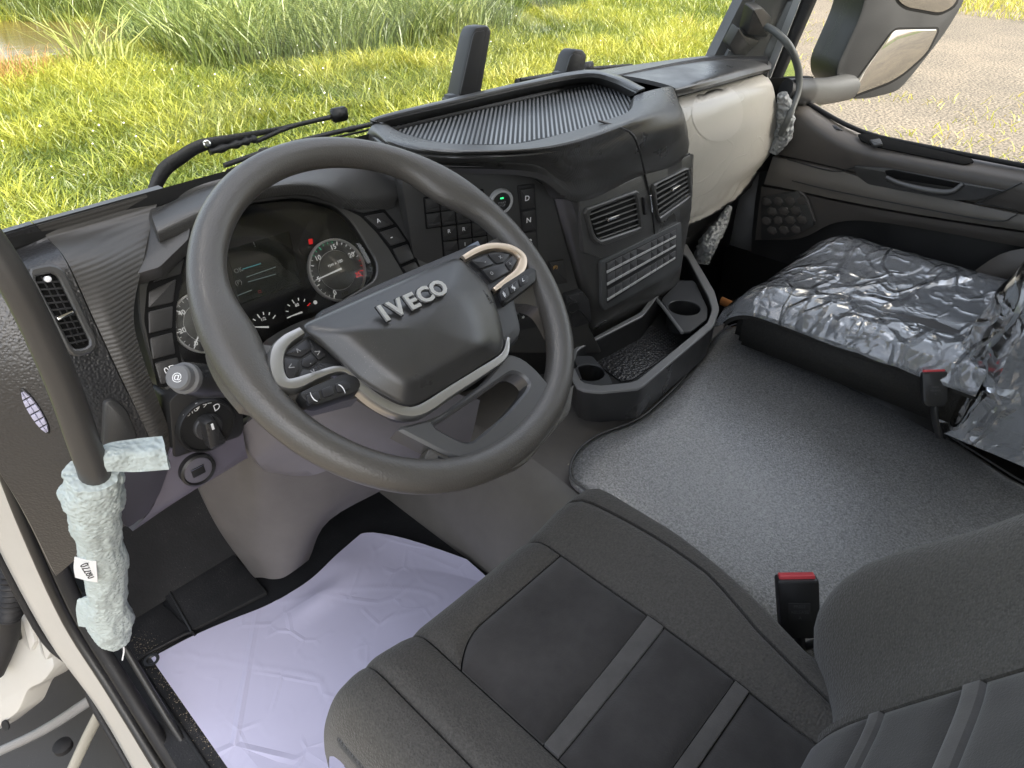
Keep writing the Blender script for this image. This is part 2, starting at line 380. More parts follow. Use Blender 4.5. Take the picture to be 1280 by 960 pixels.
def gravel_yard():
    ps = []; N = 160
    for k in range(N+1):
        x = -40+100*k/N; ps.append(V((x, max(.52*x-1.9, 3.0)+.5*noise.noise(V((x*.5, 3, 0))), GZ+.03)))
    pts = ps+[V((60, -60, GZ+.03)), V((-40, -60, GZ+.03))]
    return tag(new('gravel_yard', pts, [tuple(range(len(pts)))], GRAVEL, smooth=False), kind='structure')
gravel_yard()
rd = [V((27, -40, GZ+.05)), V((34, -40, GZ+.05)), V((47, 17, GZ+.05)), V((36, 15, GZ+.05))]
tag(new('road', rd, [(0, 1, 2, 3)], ASPH, smooth=False), kind='structure')
WATER = mat('muddy pond water', (.10, .068, .025), .12, .5, bump=('noise', 1.6, .25, .06), var=.25, vscale=.5)
wv = [V((.5, 21, GZ-.33))]+[V((.5+9*math.cos(a), 21+7*math.sin(a), GZ-.33)) for a in [2*math.pi*k/40 for k in range(40)]]
tag(new('pond_water', wv, [(0, k+1, (k+1) % 40+1) for k in range(40)], WATER, smooth=False), kind='structure')

def leaf_mat(name, stops, transl=.45):
    mt = bpy.data.materials.new(name); mt.use_nodes = True; t = mt.node_tree; t.nodes.clear()
    o = t.nodes.new('ShaderNodeOutputMaterial'); d = t.nodes.new('ShaderNodeBsdfDiffuse'); tr = t.nodes.new('ShaderNodeBsdfTranslucent'); mx = t.nodes.new('ShaderNodeMixShader'); mx.inputs[0].default_value = transl
    at = t.nodes.new('ShaderNodeAttribute'); at.attribute_name = 'tone'
    rp = t.nodes.new('ShaderNodeValToRGB'); el = rp.color_ramp.elements
    el[0].position, el[0].color = stops[0][0], stops[0][1]+(1,); el[1].position, el[1].color = stops[-1][0], stops[-1][1]+(1,)
    for p, c in stops[1:-1]: e = el.new(p); e.color = c+(1,)
    t.links.new(at.outputs['Fac'], rp.inputs[0]); t.links.new(rp.outputs[0], d.inputs[0]); t.links.new(rp.outputs[0], tr.inputs[0])
    gl = t.nodes.new('ShaderNodeBsdfGlossy'); gl.inputs['Roughness'].default_value = .45; m2 = t.nodes.new('ShaderNodeMixShader'); m2.inputs[0].default_value = .05
    t.links.new(d.outputs[0], mx.inputs[1]); t.links.new(tr.outputs[0], mx.inputs[2]); t.links.new(mx.outputs[0], m2.inputs[1]); t.links.new(gl.outputs[0], m2.inputs[2]); t.links.new(m2.outputs[0], o.inputs[0])
    return mt
def blades(name, X, Y, H, Wd, lean, tone, material, label, cat, bend=.6, drop=0.0):
    """many separate bent blades in one stuff object; arrays of equal length"""
    n = len(X); Z = np.array([gz(x, y) for x, y in zip(X, Y)])-.02
    a = np.random.rand(n)*2*np.pi; b = np.random.rand(n)*2*np.pi
    lx, ly = np.cos(a)*lean*H, np.sin(a)*lean*H; wx, wy = np.cos(b)*Wd/2, np.sin(b)*Wd/2
    P = np.zeros((n, 7, 3))
    for k, (t, wf) in enumerate(((0, 1), (.45, .9), (.78, .6))):
        cx = X+lx*t**1.8; cy = Y+ly*t**1.8; cz = Z+H*(t-drop*t**3)
        P[:, 2*k] = np.stack([cx-wx*wf, cy-wy*wf, cz], 1); P[:, 2*k+1] = np.stack([cx+wx*wf, cy+wy*wf, cz], 1)
    P[:, 6] = np.stack([X+lx, Y+ly, Z+H*(1-drop-.12*lean)], 1)
    me = bpy.data.meshes.new(name); base = np.arange(n)[:, None]*7
    q = np.concatenate([base+np.array([[0, 1, 3, 2]]), base+np.array([[2, 3, 5, 4]])], 1).reshape(-1, 4)
    tr = base+np.array([[4, 5, 6]])
    me.vertices.add(n*7); me.vertices.foreach_set('co', P.reshape(-1))
    loops = np.concatenate([q.reshape(-1), tr.reshape(-1)]); me.loops.add(len(loops)); me.loops.foreach_set('vertex_index', loops.astype(np.int32))
    npoly = len(q)+n; st = np.concatenate([np.arange(len(q))*4, len(q)*4+np.arange(n)*3]); me.polygons.add(npoly)
    me.polygons.foreach_set('loop_start', st.astype(np.int32)); me.update(calc_edges=True); me.validate()
    at = me.attributes.new('tone', 'FLOAT', 'POINT'); at.data.foreach_set('value', np.repeat(np.clip(tone, 0, 1), 7).astype(np.float32))
    me.materials.append(material); o = bpy.data.objects.new(name, me); COL.objects.link(o)
    return tag(o, label, cat, kind='stuff')
def nfield(X, Y, s, seed): return np.array([noise.fractal(V((x*s, y*s, seed)), 1.0, 2.0, 3) for x, y in zip(X, Y)])
def polar(n, a0, a1, r0, r1, p=1.0):
    a = np.radians(a0+(a1-a0)*np.random.rand(n)); r = r0+(r1-r0)*np.random.rand(n)**p
    return CAM.x+r*np.sin(a), CAM.y+r*np.cos(a)
GRASS = leaf_mat('meadow grass blade', [(0, (.035, .065, .012)), (.3, (.12, .165, .022)), (.6, (.29, .31, .035)), (.85, (.44, .42, .06)), (1, (.45, .34, .13))])
REED = leaf_mat('reed blade', [(0, (.03, .06, .015)), (.5, (.15, .20, .045)), (.8, (.30, .33, .09)), (1, (.40, .38, .15))])
DRY = leaf_mat('dry grass blade', [(0, (.25, .10, .03)), (1, (.42, .27, .10))], .3)
def meadow():
    X, Y = polar(290000, 3, 72, 4.5, 34, 1.15)
    k = np.array([not gravel_side(x, y) and pond_d(x, y) > 1.0 for x, y in zip(X, Y)]); X, Y = X[k], Y[k]; n = len(X)
    f = nfield(X, Y, .45, 1.0); g = nfield(X, Y, 1.6, 5.0); h = nfield(X, Y, .15, 9.0)
    gs = np.array([max(.52*x-1.9, 3.0)-y for x, y in zip(X, Y)]); edge = np.clip(-gs/2.5, .12, 1)      # grass thins to the gravel
    H = (.26+.22*np.random.rand(n)+.16*f+.10*g)*edge; H = np.clip(H, .04, .9)
    tone = .47+.26*f+.30*g+.34*(np.random.rand(n)-.5)+.20*h
    tone = np.where(edge < .6, tone+.25*(1-edge), tone)
    keep = np.random.rand(n) < np.clip(edge*1.3, .2, 1)
    blades('meadow_grass', X[keep], Y[keep], H[keep], (.008+.012*np.random.rand(n))[keep], (.25+.9*np.random.rand(n)**1.3)[keep], tone[keep], GRASS, 'bright sunlit meadow grass in front of the windscreen', 'grass', drop=.15)
meadow()
def reeds():
    # tall bed right of the pond and along its far bank
    n = 42000; X, Y = polar(n, 13, 52, 12.5, 32, .9)
    f = nfield(X, Y, .35, 3.0)
    ang = np.degrees(np.arctan2(X-CAM.x, Y-CAM.y)); rr = np.hypot(X-CAM.x, Y-CAM.y)
    lim = np.interp(ang, [13, 16, 21, 24, 34, 44, 52], [27, 25, 16, 13.6, 13.4, 15.5, 21])
    k = (np.array([pond_d(x, y) > .97 for x, y in zip(X, Y)])) & (rr > lim) & (f > -.35); X, Y, f = X[k], Y[k], f[k]; n = len(X)
    H = .75+.75*np.random.rand(n)+.45*f
    blades('reed_bed', X, Y, H, .016+.016*np.random.rand(n), .2+.7*np.random.rand(n), .45+.35*f+.45*(np.random.rand(n)-.5), REED, 'dense tall green reeds beside the brown pond', 'reeds', drop=.2)
reeds()
def clump(name, c, n, h, spread, lean, wd, material, tone, label, cat, group=None):
    a = np.random.rand(n)*2*np.pi; r = spread*np.random.rand(n)**.6
    o = blades(name, c[0]+r*np.cos(a), c[1]+r*np.sin(a), h*(.6+.4*np.random.rand(n)), wd*(.7+.6*np.random.rand(n)), lean*(.3+np.random.rand(n)), tone+.3*(np.random.rand(n)-.5), material, label, cat, drop=.2)
    del o['kind']
    if group: o['group'] = group
    return o
clump('reed_clump', W(128, 98, z=GZ)[:2], 60, 1.75, .4, .75, .03, REED, .75, 'arching clump of broad reed blades at the pond edge', 'reeds')
clump('dry_grass_clump', W(18, 118, z=GZ)[:2], 240, .95, .55, .45, .008, DRY, .3, 'reddish dry grass tuft on the near pond bank', 'dry grass')
clump('pale_grass_clump', W(78, 100, z=GZ)[:2], 130, .7, .4, .6, .008, DRY, .95, 'pale straw grass tuft beside the reddish one by the pond', 'dry grass')
def flowers():
    """pale seed heads and little white flowers sprinkled through the meadow"""
    vs = []; fs = []
    X, Y = polar(110, 10, 60, 7, 20, 1)
    for x, y in zip(X, Y):
        if gravel_side(x, y-1) or pond_d(x, y) < 1.1: continue
        c = V((x, y, gz(x, y)+.38+.15*random.random())); b = len(vs); s = .008+.008*random.random()
        for d in ((1, 0, 0), (0, 1, 0), (-1, 0, 0), (0, -1, 0), (0, 0, 1), (0, 0, -1)): vs.append(c+V(d)*s)
        for q in ((0, 1, 4), (1, 2, 4), (2, 3, 4), (3, 0, 4), (1, 0, 5), (2, 1, 5), (3, 2, 5), (0, 3, 5)): fs.append(tuple(b+i for i in q))
    tag(new('meadow_flowers', vs, fs, mat('white petals', (.7, .68, .6), .8, .2), smooth=False), 'tiny white flowers scattered through the meadow', 'flowers', kind='stuff')
flowers()
def verge():
    n = 9000; X = 20.5+5*np.random.rand(n)+.35*0; Y = -6+18*np.random.rand(n); X = X+(Y*.45)
    f = nfield(X, Y, .5, 7.0); k = f > -.1; n = k.sum()
    blades('verge_grass', X[k], Y[k], .15+.35*np.random.rand(n), .012+.012*np.random.rand(n), .3+.8*np.random.rand(n), .6+.4*np.random.rand(n), GRASS, 'strip of dry yellow grass between gravel and far road', 'grass', drop=.15)
    n = 5200; X, Y = polar(n, 58, 84, 9, 26, 1); f = nfield(X, Y, .55, 17.0)
    k = np.array([gravel_side(x, y) and .52*x-1.9-y < 3.6*(.5+q) for x, y, q in zip(X, Y, f)]) & (f > .05); n = k.sum()
    blades('gravel_weeds', X[k], Y[k], .05+.16*np.random.rand(n), .010+.012*np.random.rand(n), .4+.9*np.random.rand(n), .6+.4*np.random.rand(n), GRASS, 'patchy low weeds growing along the gravel edge', 'weeds', drop=.15)
verge()

# ---------------------------------------------------------------- the cab shell
SHELL = mat('pale cab lining', (.66, .64, .61), .8, .3, var=.05)
WHITE = mat('white body paint', (.42, .41, .38), .28, .5, coat=.6, var=.05, vscale=5, dust=.4)
FLOORM = mat('black floor mat', (.017, .017, .018), .7, .3, bump=('noise', 260, .5, .0015), var=.3, vscale=14, dust=.9)
def st(o): return tag(o, kind='structure')
CB = -1.2; RZ = 1.78
st(box('unseen_part_roof', (-.56, CB-.06, RZ-.005), (1.62, -.24, RZ+.05), SHELL))  # unseen; only the rear part, sized to block sun yet admit skylight
st(box('cab_back_wall', (-.52, CB-.06, -.25), (1.62, CB, RZ), SHELL))
st(box('cab_side_wall', (1.58, CB, -.25), (1.62, -.82, RZ), SHELL))
def wsb(x): return .485-(.13*((.55-x)/.85)**2 if x < .55 else .245*((x-.55)/.79)**2)
_xs = [-.29+1.79*j/24 for j in range(25)]
st(gridmesh('firewall', [[V((x, wsb(x)-.012, .80)) for x in _xs], [V((x, wsb(x)+.02, .55)) for x in _xs], [V((x, .76, .40)) for x in _xs], [V((x, .765, -.3)) for x in _xs]], DEEP, None, .02, back=(0, 1, 0)))
st(box('cab_floor', (-.352, -1.19, -.06), (1.50, .775, 0.0), FLOORM, bev=.003))

# ---------------------------------------------------------------- dashboard
def pts(spec):
    out = []
    for s in spec:
        px, py, a, v = s; out.append(W(px, py, **{a: v}))
    return out
def rows(*rs): return [pts(r) for r in rs]
def Y(px, py, v): return (px, py, 'y', v)
def Z(px, py, v): return (px, py, 'z', v)
def X(px, py, v): return (px, py, 'x', v)
DA = thing('dashboard', 'dark grey truck dashboard with ribbed tray, vents and switch fields', 'dashboard', (.55, .35, .0))
# left end cap and ribbed fascia
sheet('end_panel', rows(
    [Z(-60, 318, .860), Z(-10, 299, .860), Z(44, 282, .860)],
    [Y(-60, 345, .31), Y(0, 318, .305), Y(62, 300, .30)],
    [Y(-60, 380, .26), Y(10, 352, .25), Y(82, 326, .25)],
    [Y(-60, 450, .245), Y(40, 425, .222), Y(116, 400, .22)],
    [Y(-30, 540, .245), Y(82, 500, .205), Y(151, 475, .20)],
    [Y(30, 640, .26), Y(115, 585, .20), Y(185, 548, .19)],
    [Y(70, 720, .28), Y(130, 672, .215), Y(196, 640, .20)]), LEATHER, DA, 5, 5, .02, back=(0, 1, 0))
sheet('ribbed_fascia', rows(
    [Z(46, 282, .860), Z(110, 264, .860), Z(206, 236, .860)],
    [Y(60, 298, .300), Y(118, 285, .302), Y(194, 262, .31)],
    [Y(84, 327, .248), Y(130, 322, .25), Y(180, 322, .258)],
    [Y(118, 400, .218), Y(142, 399, .214), Y(167, 397, .225)],
    [Y(153, 475, .198), Y(168, 470, .196), Y(184, 463, .206)],
    [Y(187, 548, .188), Y(200, 545, .187), Y(213, 543, .193)],
    [Y(200, 592, .188), Y(209, 590, .187), Y(219, 588, .193)]), RIB, DA, 5, 5, .02, back=(0, 1, 0))
# oval recess with pale grid on the end panel (side loudspeaker) and the pocket
EP = PL3(W(20, 480, y=.225), W(80, 500, y=.205), W(60, 570, y=.22))
c0 = EP(45, 513); oval = [c0+(EP(27, 484)-c0)*math.cos(a)+(EP(56, 507)-c0)*.62*math.sin(a) for a in [2*math.pi*k/24 for k in range(24)]]
gr = plate('side_window_demister', oval, EP.n, .004, BLACK, DA, rad=0, bev=.002)
oval2 = inset(oval, EP.n, .004)
for i in range(6):
    t0, t1 = -1+i/3+.03, -1+(i+1)/3-.03
    for s in (0, 1):
        q = []
        for a, b in ((t0, 0), (t1, 0), (t1, 1), (t0, 1)):
            wdt = math.sqrt(max(.02, 1-a*a))*.86
            lo, hi = ((-wdt, -.04), (.04, wdt))[s]
            q.append(c0+(EP(27, 484)-c0)*a*.9+(EP(56, 507)-c0)*.62*(lo if b == 0 else hi))
        plate('louvre', q, EP.n, .006, mat('pale lilac plastic', (.42, .41, .52), .5, .4), gr, rad=0, bev=.0008, base=-.001)
# left air vent
VP = PL3(W(40, 340, y=.238), W(90, 335, y=.238), W(110, 440, y=.206))
vo = [VP(*p) for p in ((32, 336), (64, 330), (78, 337), (121, 428), (116, 441), (92, 446), (84, 440))]
vi = [VP(*p) for p in ((40, 346), (63, 341), (70, 345), (111, 428), (108, 434), (93, 437), (88, 433))]
plate('vent_shade_plate', rounded(vi, .004), VP.n, .0005, DEEP, DA, rad=0, bev=.0002, base=.01)  # flat dark plate paints the shade behind the slats
vt = frame('air_vent', resample(rounded(vo, .006), 40), resample(rounded(vi, .005), 40), VP.n, .007, PLASTIC2, DA, bev=.002, base=.006)
vt['label'] = 'tall narrow vent beside the grab handle'
for k in range(10):
    t = (k+.5)/10; a = V(vi[0]).lerp(vi[6], t*.97+.02); b = V(vi[2]).lerp(vi[3], t*.97+.02)
    d = (vi[6]-vi[0]).normalized()
    plate('slat', [a, b, b+d*.0022, a+d*.0022], VP.n, .004, SATIN, vt, rad=0, bev=.0005, base=-.001)
for k in (1, 2):
    a = V(vi[0]).lerp(vi[2], k/3); b = V(vi[6]).lerp(vi[3], k/3); d = (vi[2]-vi[0]).normalized()
    plate('vane', [a, b, b+d*.0016, a+d*.0016], VP.n, .0026, BLACK, vt, rad=0, bev=.0004, base=-.001)
c = VP(78, 395); plate('tab', [c+VP.u*a+VP.v*b for a, b in ((-.008, -.0025), (.010, -.001), (.010, .003), (-.008, .002))], VP.n, .010, CHROME, vt, bev=.001, rad=.001)
c = VP(58, 349); lathe('thumb_wheel', VP, c, [(.0035, 0), (.0035, .007), (.002, .008)], PRINT, vt, 12)
# storage pocket in the end panel
PK = PL3(W(130, 500, y=.198), W(165, 500, y=.196), W(165, 560, y=.19))
q = [PK(*p) for p in ((128, 500), (140, 497), (156, 508), (166, 530), (176, 562), (126, 570))]
plate('pocket_lid', q, PK.n, .006, PLASTIC2, DA, bev=.005, rad=.012, base=.002)
# windscreen-side top strip
sheet('top_edge', rows(
    [Z(-60, 314, 0.862), Z(0, 292, 0.862), Z(110, 261, 0.862), Z(200, 236, 0.862), Z(300, 209, 0.862), Z(420, 178, 0.862), Z(520, 152, 0.862), Z(640, 124, 0.862), Z(760, 96, 0.862), Z(880, 72, 0.862), Z(960, 70, 0.862)],
    [Z(-60, 320, 0.854), Z(0, 298, 0.854), Z(110, 267, 0.854), Z(200, 242, 0.854), Z(300, 215, 0.854), Z(420, 184, 0.854), Z(520, 158, 0.854), Z(640, 130, 0.854), Z(760, 102, 0.854), Z(880, 78, 0.854), Z(960, 76, 0.854)],
    [Z(-60, 334, 0.83), Z(0, 312, 0.83), Z(110, 281, 0.83), Z(200, 256, 0.83), Z(300, 229, 0.83), Z(420, 198, 0.83), Z(520, 172, 0.83), Z(640, 144, 0.83), Z(760, 116, 0.83), Z(880, 92, 0.83), Z(960, 90, 0.83)]), BLACK, DA, 3, 3, .02, back=(0, 0, -1))
sheet('cowl_top', rows(
    [Z(192, 240, .858), Z(260, 222, .858), Z(340, 200, .858), Z(450, 174, .858)],
    [Z(194, 252, .846), Z(262, 236, .846), Z(340, 214, .846), Z(450, 188, .846)],
    [Y(196, 276, .305), Y(250, 256, .32), Y(330, 232, .325), Y(450, 206, .33)]), PLASTIC2, DA, 4, 4, .01, back=(0, .3, -1))
# binnacle hood over the instruments
sheet('binnacle_hood', rows(
    [Y(192, 262, .33), Y(240, 238, .35), Y(300, 216, .365), Y(400, 192, .38), Y(470, 182, .38), Y(520, 190, .37)],
    [Y(190, 270, .29), Y(232, 247, .30), Y(300, 222, .31), Y(392, 200, .315), Y(460, 205, .31), Y(520, 212, .30)],
    [Y(196, 288, .262), Y(236, 268, .262), Y(300, 238, .262), Y(385, 226, .262), Y(440, 240, .262), Y(500, 238, .262)],
    [Y(200, 300, .262), Y(240, 286, .262), Y(300, 250, .262), Y(385, 238, .262), Y(438, 258, .262), Y(492, 262, .262)]), CARBON, DA, 6, 5, .012, back=(0, .7, -.7))
# instrument bezel plane with the two switch columns
CP = PL(V((0, .245, .71)), V((0, -.90, .435)))
bz_o = [CP(*p) for p in ((170, 330), (192, 292), (240, 262), (300, 238), (385, 226), (440, 240), (505, 228), (540, 300), (538, 345), (470, 400), (330, 500), (225, 505), (195, 480), (172, 400))]
bz_i = [CP(*p) for p in ((228, 330), (250, 296), (300, 256), (370, 246), (418, 258), (440, 280), (470, 330), (468, 350), (420, 380), (300, 455), (240, 470), (222, 440), (217, 390))]
frame('instrument_bezel', resample(rounded(bz_o, .02), 96), resample(rounded(bz_i, .02), 96), CP.n, .006, PLASTIC, DA, bev=.002, base=.03)
def key(name, pix, pl, parent, h=.0035, m=None, ins=.0013, rad=.0025, bev=.0012):
    q = inset([pl(*p) for p in pix], pl.n, ins)
    return plate(name, q, pl.n, h, m or KEY, parent, bev=bev, rad=rad, base=.002)
BP = CP.off(.006)
SWL = [((188, 355), (203, 333), (231, 321), (226, 344)), ((184, 364), (221, 347), (217, 379), (183, 387)), ((183, 389), (217, 381), (216, 411), (184, 419)), ((185, 422), (216, 414), (220, 443), (189, 451)), ((191, 453), (222, 445), (229, 475), (199, 482))]
plate('switch_recess', [BP(*p) for p in ((184, 356), (201, 330), (234, 317), (221, 380), (219, 412), (232, 477), (198, 486), (180, 400))], BP.n, .0007, DEEP, DA, bev=.0002, rad=.006)
for p in SWL: k_ = key('switch', p, BP, DA)
text('fog_lamp_symbol', '0D', BP(213, 462, .0042), BP.u, BP.v, .013, PRINT, k_, ext=.0002)
SWR = [((427, 259), (465, 253), (476, 263), (452, 268)), ((452, 270), (479, 265), (493, 281), (472, 288)), ((472, 290), (495, 283), (508, 302), (487, 309)), ((489, 311), (509, 304), (518, 324), (499, 332)), ((500, 334), (518, 326), (524, 336), (508, 344))]
plate('switch_recess', [BP(*p) for p in ((424, 258), (465, 250), (480, 261), (496, 280), (511, 302), (521, 324), (527, 338), (508, 348), (486, 311), (470, 290), (450, 270))], BP.n, .0007, DEEP, DA, bev=.0002, rad=.005)
sw = [key('switch', p, BP, DA) for p in SWR]
text('switch_symbol', 'A', BP(473, 276, .0042), BP.u, BP.v, .010, PRINT, sw[1], ext=.0002)
text('switch_symbol', '-', BP(489, 296, .0042), BP.u, BP.v, .016, PRINT, sw[2], ext=.0002)

fp = PL3(W(180, 322, y=.262), W(194, 264, y=.308), W(236, 280, y=.270))
plate('bezel_corner', [fp(*p) for p in ((166, 345), (172, 322), (188, 262), (204, 258), (240, 272), (236, 300), (200, 335))], fp.n, .002, PLASTIC, DA, bev=.001, rad=.004, base=.02)
DPRINT = mat('backlit white print', (.9, .9, .9), .6, .3, emit=(1, 1, .97, .10))
DRED = mat('backlit red print', (.7, .03, .03), .5, .4, emit=(1, .05, .05, .16))
DGREEN = mat('backlit green print', (.1, .6, .35), .5, .4, emit=(.1, .8, .4, .10))
# instrument cluster: a module of its own
IC = thing('instrument_cluster', 'instrument cluster with two round dials and dark screen behind steering wheel', 'instrument cluster', CP.p-CP.n*.03)
DP = CP.off(-.012)
FACE = mat('dial black', (.012, .012, .013), .35, .5)
DIALG = mat('dial grey', (.17, .17, .165), .45, .4)
RINGM = mat('dial ring', (.92, .92, .90), .35, .5)
plate('face', rounded([DP(*p) for p in ((218, 330), (250, 290), (300, 250), (370, 238), (430, 255), (480, 330), (475, 365), (430, 395), (300, 470), (235, 480), (212, 440))], .015), DP.n, .002, FACE, IC, rad=0, bev=.001, base=.02)
# lighter curved band reflecting on the right part of the face
q = [DP(*p, .0026) for p in ((354, 260), (385, 259), (412, 268), (428, 290), (412, 292), (404, 276), (388, 274), (374, 300), (352, 363), (334, 362), (346, 310))]
scr = plate('screen', [DP(*p, .002) for p in ((283, 312), (361, 289), (376, 353), (300, 381))], DP.n, .0015, mat('screen glass', (.006, .008, .008), .08, .5), IC, bev=.0006, rad=.002)
for (x0, y0), (x1, y1), mm in (((303, 337), (326, 330), 'c'), ((308, 347), (345, 334), 'w'), ((310, 353), (345, 343), 'w'), ((297, 370), (315, 363), 'w')):
    a, b = DP(x0, y0, .0037), DP(x1, y1, .0037); d = DP.n.cross(b-a).normalized()*.0011
    plate('screen_bar', [a, b, b+d, a+d], DP.n, .0003, {'c': mat('cyan screen bar', (.05, .2, .22), .4, emit=(.1, .5, .55, .10)), 'w': mat('grey screen bar', (.15, .2, .2), .4, emit=(.3, .4, .4, .05))}[mm], scr, rad=0, bev=.0001, base=0)
for s, px, py, z_ in (('OK', 298, 338, .009), ('(P)', 298, 353, .009), ('!', 318, 306, .010)):
    text('screen_symbol', s, DP(px, py, .0037), DP.u, DP.v, z_, mat('dim print', (.3, .3, .3), .6), scr, ext=.0002)
text('warning_lamp', '=', DP(325, 365, .0037), DP.u, DP.v, .012, mat('dim red print', (.3, .02, .02), .5), scr, ext=.0002)
wl = plate('warning_lamp', rounded([DP(*p, .002) for p in ((385, 299), (390.5, 298.3), (391, 305), (386, 305.7))], .001), DP.n, .0008, RED, IC, rad=0, bev=.0003)
tell = plate('telltale_window', [DP(*p, .002) for p in ((377, 295), (388, 274), (400, 276), (405, 288), (396, 304), (382, 322), (372, 312))], DP.n, .0006, BLACK, IC, rad=.006, bev=.0003)
def dial(px, py, rx, labels, a0, a1, needle, ticks, red=None, green=None):
    c = DP(px, py, .003); r = rx
    d = lathe('dial', DP, c, [(r, -.003), (r, .0055), (r*.965, .0068), (r*.935, .0055), (r*.93, .001)], RINGM, IC, 48)
    lathe('dial_band', DP, c, [(r*.928, 0), (r*.928, .0018), (r*.64, .0020), (r*.64, .0)], DIALG, d, 48)
    lathe('dial_plate', DP, c, [(r*.62, 0), (r*.62, .0030), (r*.1, .0032)], mat('dial centre', (.22, .22, .20), .5, .4), d, 40)
    for k in range(ticks+1):
        a = R(a0+(a1-a0)*k/ticks); e = DP.u*math.cos(a)+DP.v*math.sin(a); s = DP.n.cross(e); big = k % 4 == 0
        r0, r1, hw = (r*.80 if big else r*.855), r*.92, r*(.012 if big else .008)
        f = k/ticks; mm = DRED if red and f >= red else DGREEN if green and green[0] <= f <= green[1] else DPRINT
        plate('tick', [c+e*r0-s*hw, c+e*r1-s*hw, c+e*r1+s*hw, c+e*r0+s*hw], DP.n, .0026, mm, d, rad=0, bev=.0001, base=0)
    for k, l in enumerate(labels):
        a = R(a0+(a1-a0)*k/(len(labels)-1)); e = DP.u*math.cos(a)+DP.v*math.sin(a)
        text('dial_numeral', l, c+e*r*.73+DP.n*.0024, DP.u, DP.v, r*.22, DRED if (red and k >= len(labels)-1) else DPRINT, d, ext=.0002)
    a = R(needle); e = DP.u*math.cos(a)+DP.v*math.sin(a); s = DP.n.cross(e)
    plate('needle', [c-e*r*.12-s*r*.03, c+e*r*.84-s*r*.012, c+e*r*.84+s*r*.012, c-e*r*.12+s*r*.03], DP.n, .0062, DPRINT, d, rad=0, bev=.0003, base=-.004)
    return d
r_t = (DP(456, 338)-DP(386, 338)).length/2*1.02
d_ = dial(421, 338, r_t, ['0', '5', '10', '15', '20', '25'], 238, -30, 183, 25, red=.88, green=(.38, .6))
text('dial_legend', 'rpm x 100', DP(419, 329, .0066), DP.u, DP.v, r_t*.13, DPRINT, d_, ext=.0002)
text('dial_legend', '110', DP(431, 367, .0052), DP.u, DP.v, r_t*.16, mat('lcd digits', (.10, .12, .05), .6), d_, ext=.0002)
r_s = (DP(296, 403)-DP(215, 403)).length/2
dial(255, 403, r_s, ['0', '20', '40', '60', '80', '100', '120'], 225, -45, 222, 24)
def mini(px, py, r, a0, a1, needle, mid):
    c = DP(px, py, .002); d = lathe('small_gauge', DP, c, [(r*1.06, -.001), (r*1.06, .0006), (r*1.0, .0007)], FACE, IC, 24)
    for k in range(7):
        a = R(a0+(a1-a0)*k/6); e = DP.u*math.cos(a)+DP.v*math.sin(a); s = DP.n.cross(e); L = .28 if k % 3 == 0 else .18
        plate('tick', [c+e*r*(1-L)-s*r*.03, c+e*r-s*r*.03, c+e*r+s*r*.03, c+e*r*(1-L)+s*r*.03], DP.n, .0014, DRED if k == 0 and mid == '1/2' or k == 6 and mid == '80' else DPRINT, d, rad=0, bev=.0001, base=0)
    text('dial_legend', mid, c+DP.v*r*.55+DP.n*.001, DP.u, DP.v, r*.3, DPRINT, d, ext=.0002)
    a = R(needle); e = DP.u*math.cos(a)+DP.v*math.sin(a); s = DP.n.cross(e)
    plate('needle', [c-e*r*.1-s*r*.06, c+e*r*.95-s*r*.02, c+e*r*.95+s*r*.02, c-e*r*.1+s*r*.06], DP.n, .004, DPRINT, d, rad=0, bev=.0002, base=-.002)
mini(333, 409, .0225, 176, 30, 158, '1/2'); mini(375, 391, .0225, 180, 20, 178, '80')
for px, py in ((309, 427), (394, 378)):
    c = DP(px, py, .002); lathe('indicator_lamp', DP, c, [(.003, 0), (.003, .001), (.0016, .0012)], DPRINT, IC, 12)
lathe('trip_knob', DP, DP(309, 427, .002), [(.006, 0), (.006, .007), (.004, .009)], BLACK, IC, 16)
gl = [CP(*p, -.001) for p in ((217, 330), (250, 290), (300, 250), (370, 240), (425, 254), (475, 330), (470, 356), (425, 385), (300, 462), (238, 474), (214, 440))]
LENS = glass_mat('lens', (.9, .9, .9), 1.0, .02)
pl_ = plate('lens', rounded(gl, .015), CP.n, .0012, LENS, IC, rad=0, bev=.0004, base=0)

# centre switch field angled to the driver
S1, S2, S3 = W(530, 330, y=.222), W(690, 232, y=.135), W(738, 425, y=.105)
SP = PL3(S1, S2, S3)
SW = thing('switch_panel', 'angled black switch panel with start button and drive keys', 'switch panel', SP.p-SP.n*.02)
po = [SP(*p) for p in ((500, 222), (560, 214), (657, 216), (688, 238), (736, 410), (752, 440), (640, 440), (560, 420), (520, 345))]
plate('panel', po, SP.n, .004, PLASTIC, SW, bev=.002, rad=.012, base=.03)
Q = SP.off(.004)
def cell(c, r): # switch grid corner in the photograph's own slanted rows
    return (530+c*18.3+r*1.6, 247.5-c*2.6+r*18.8)
plate('switch_recess', [Q(*cell(a, b)) for a, b in ((-.06, -.06), (4.06, -.06), (4.06, 4.06), (.94, 4.06), (.94, 2.06), (-.06, 2.06))], Q.n, .0008, DEEP, SW, bev=.0002, rad=.002)
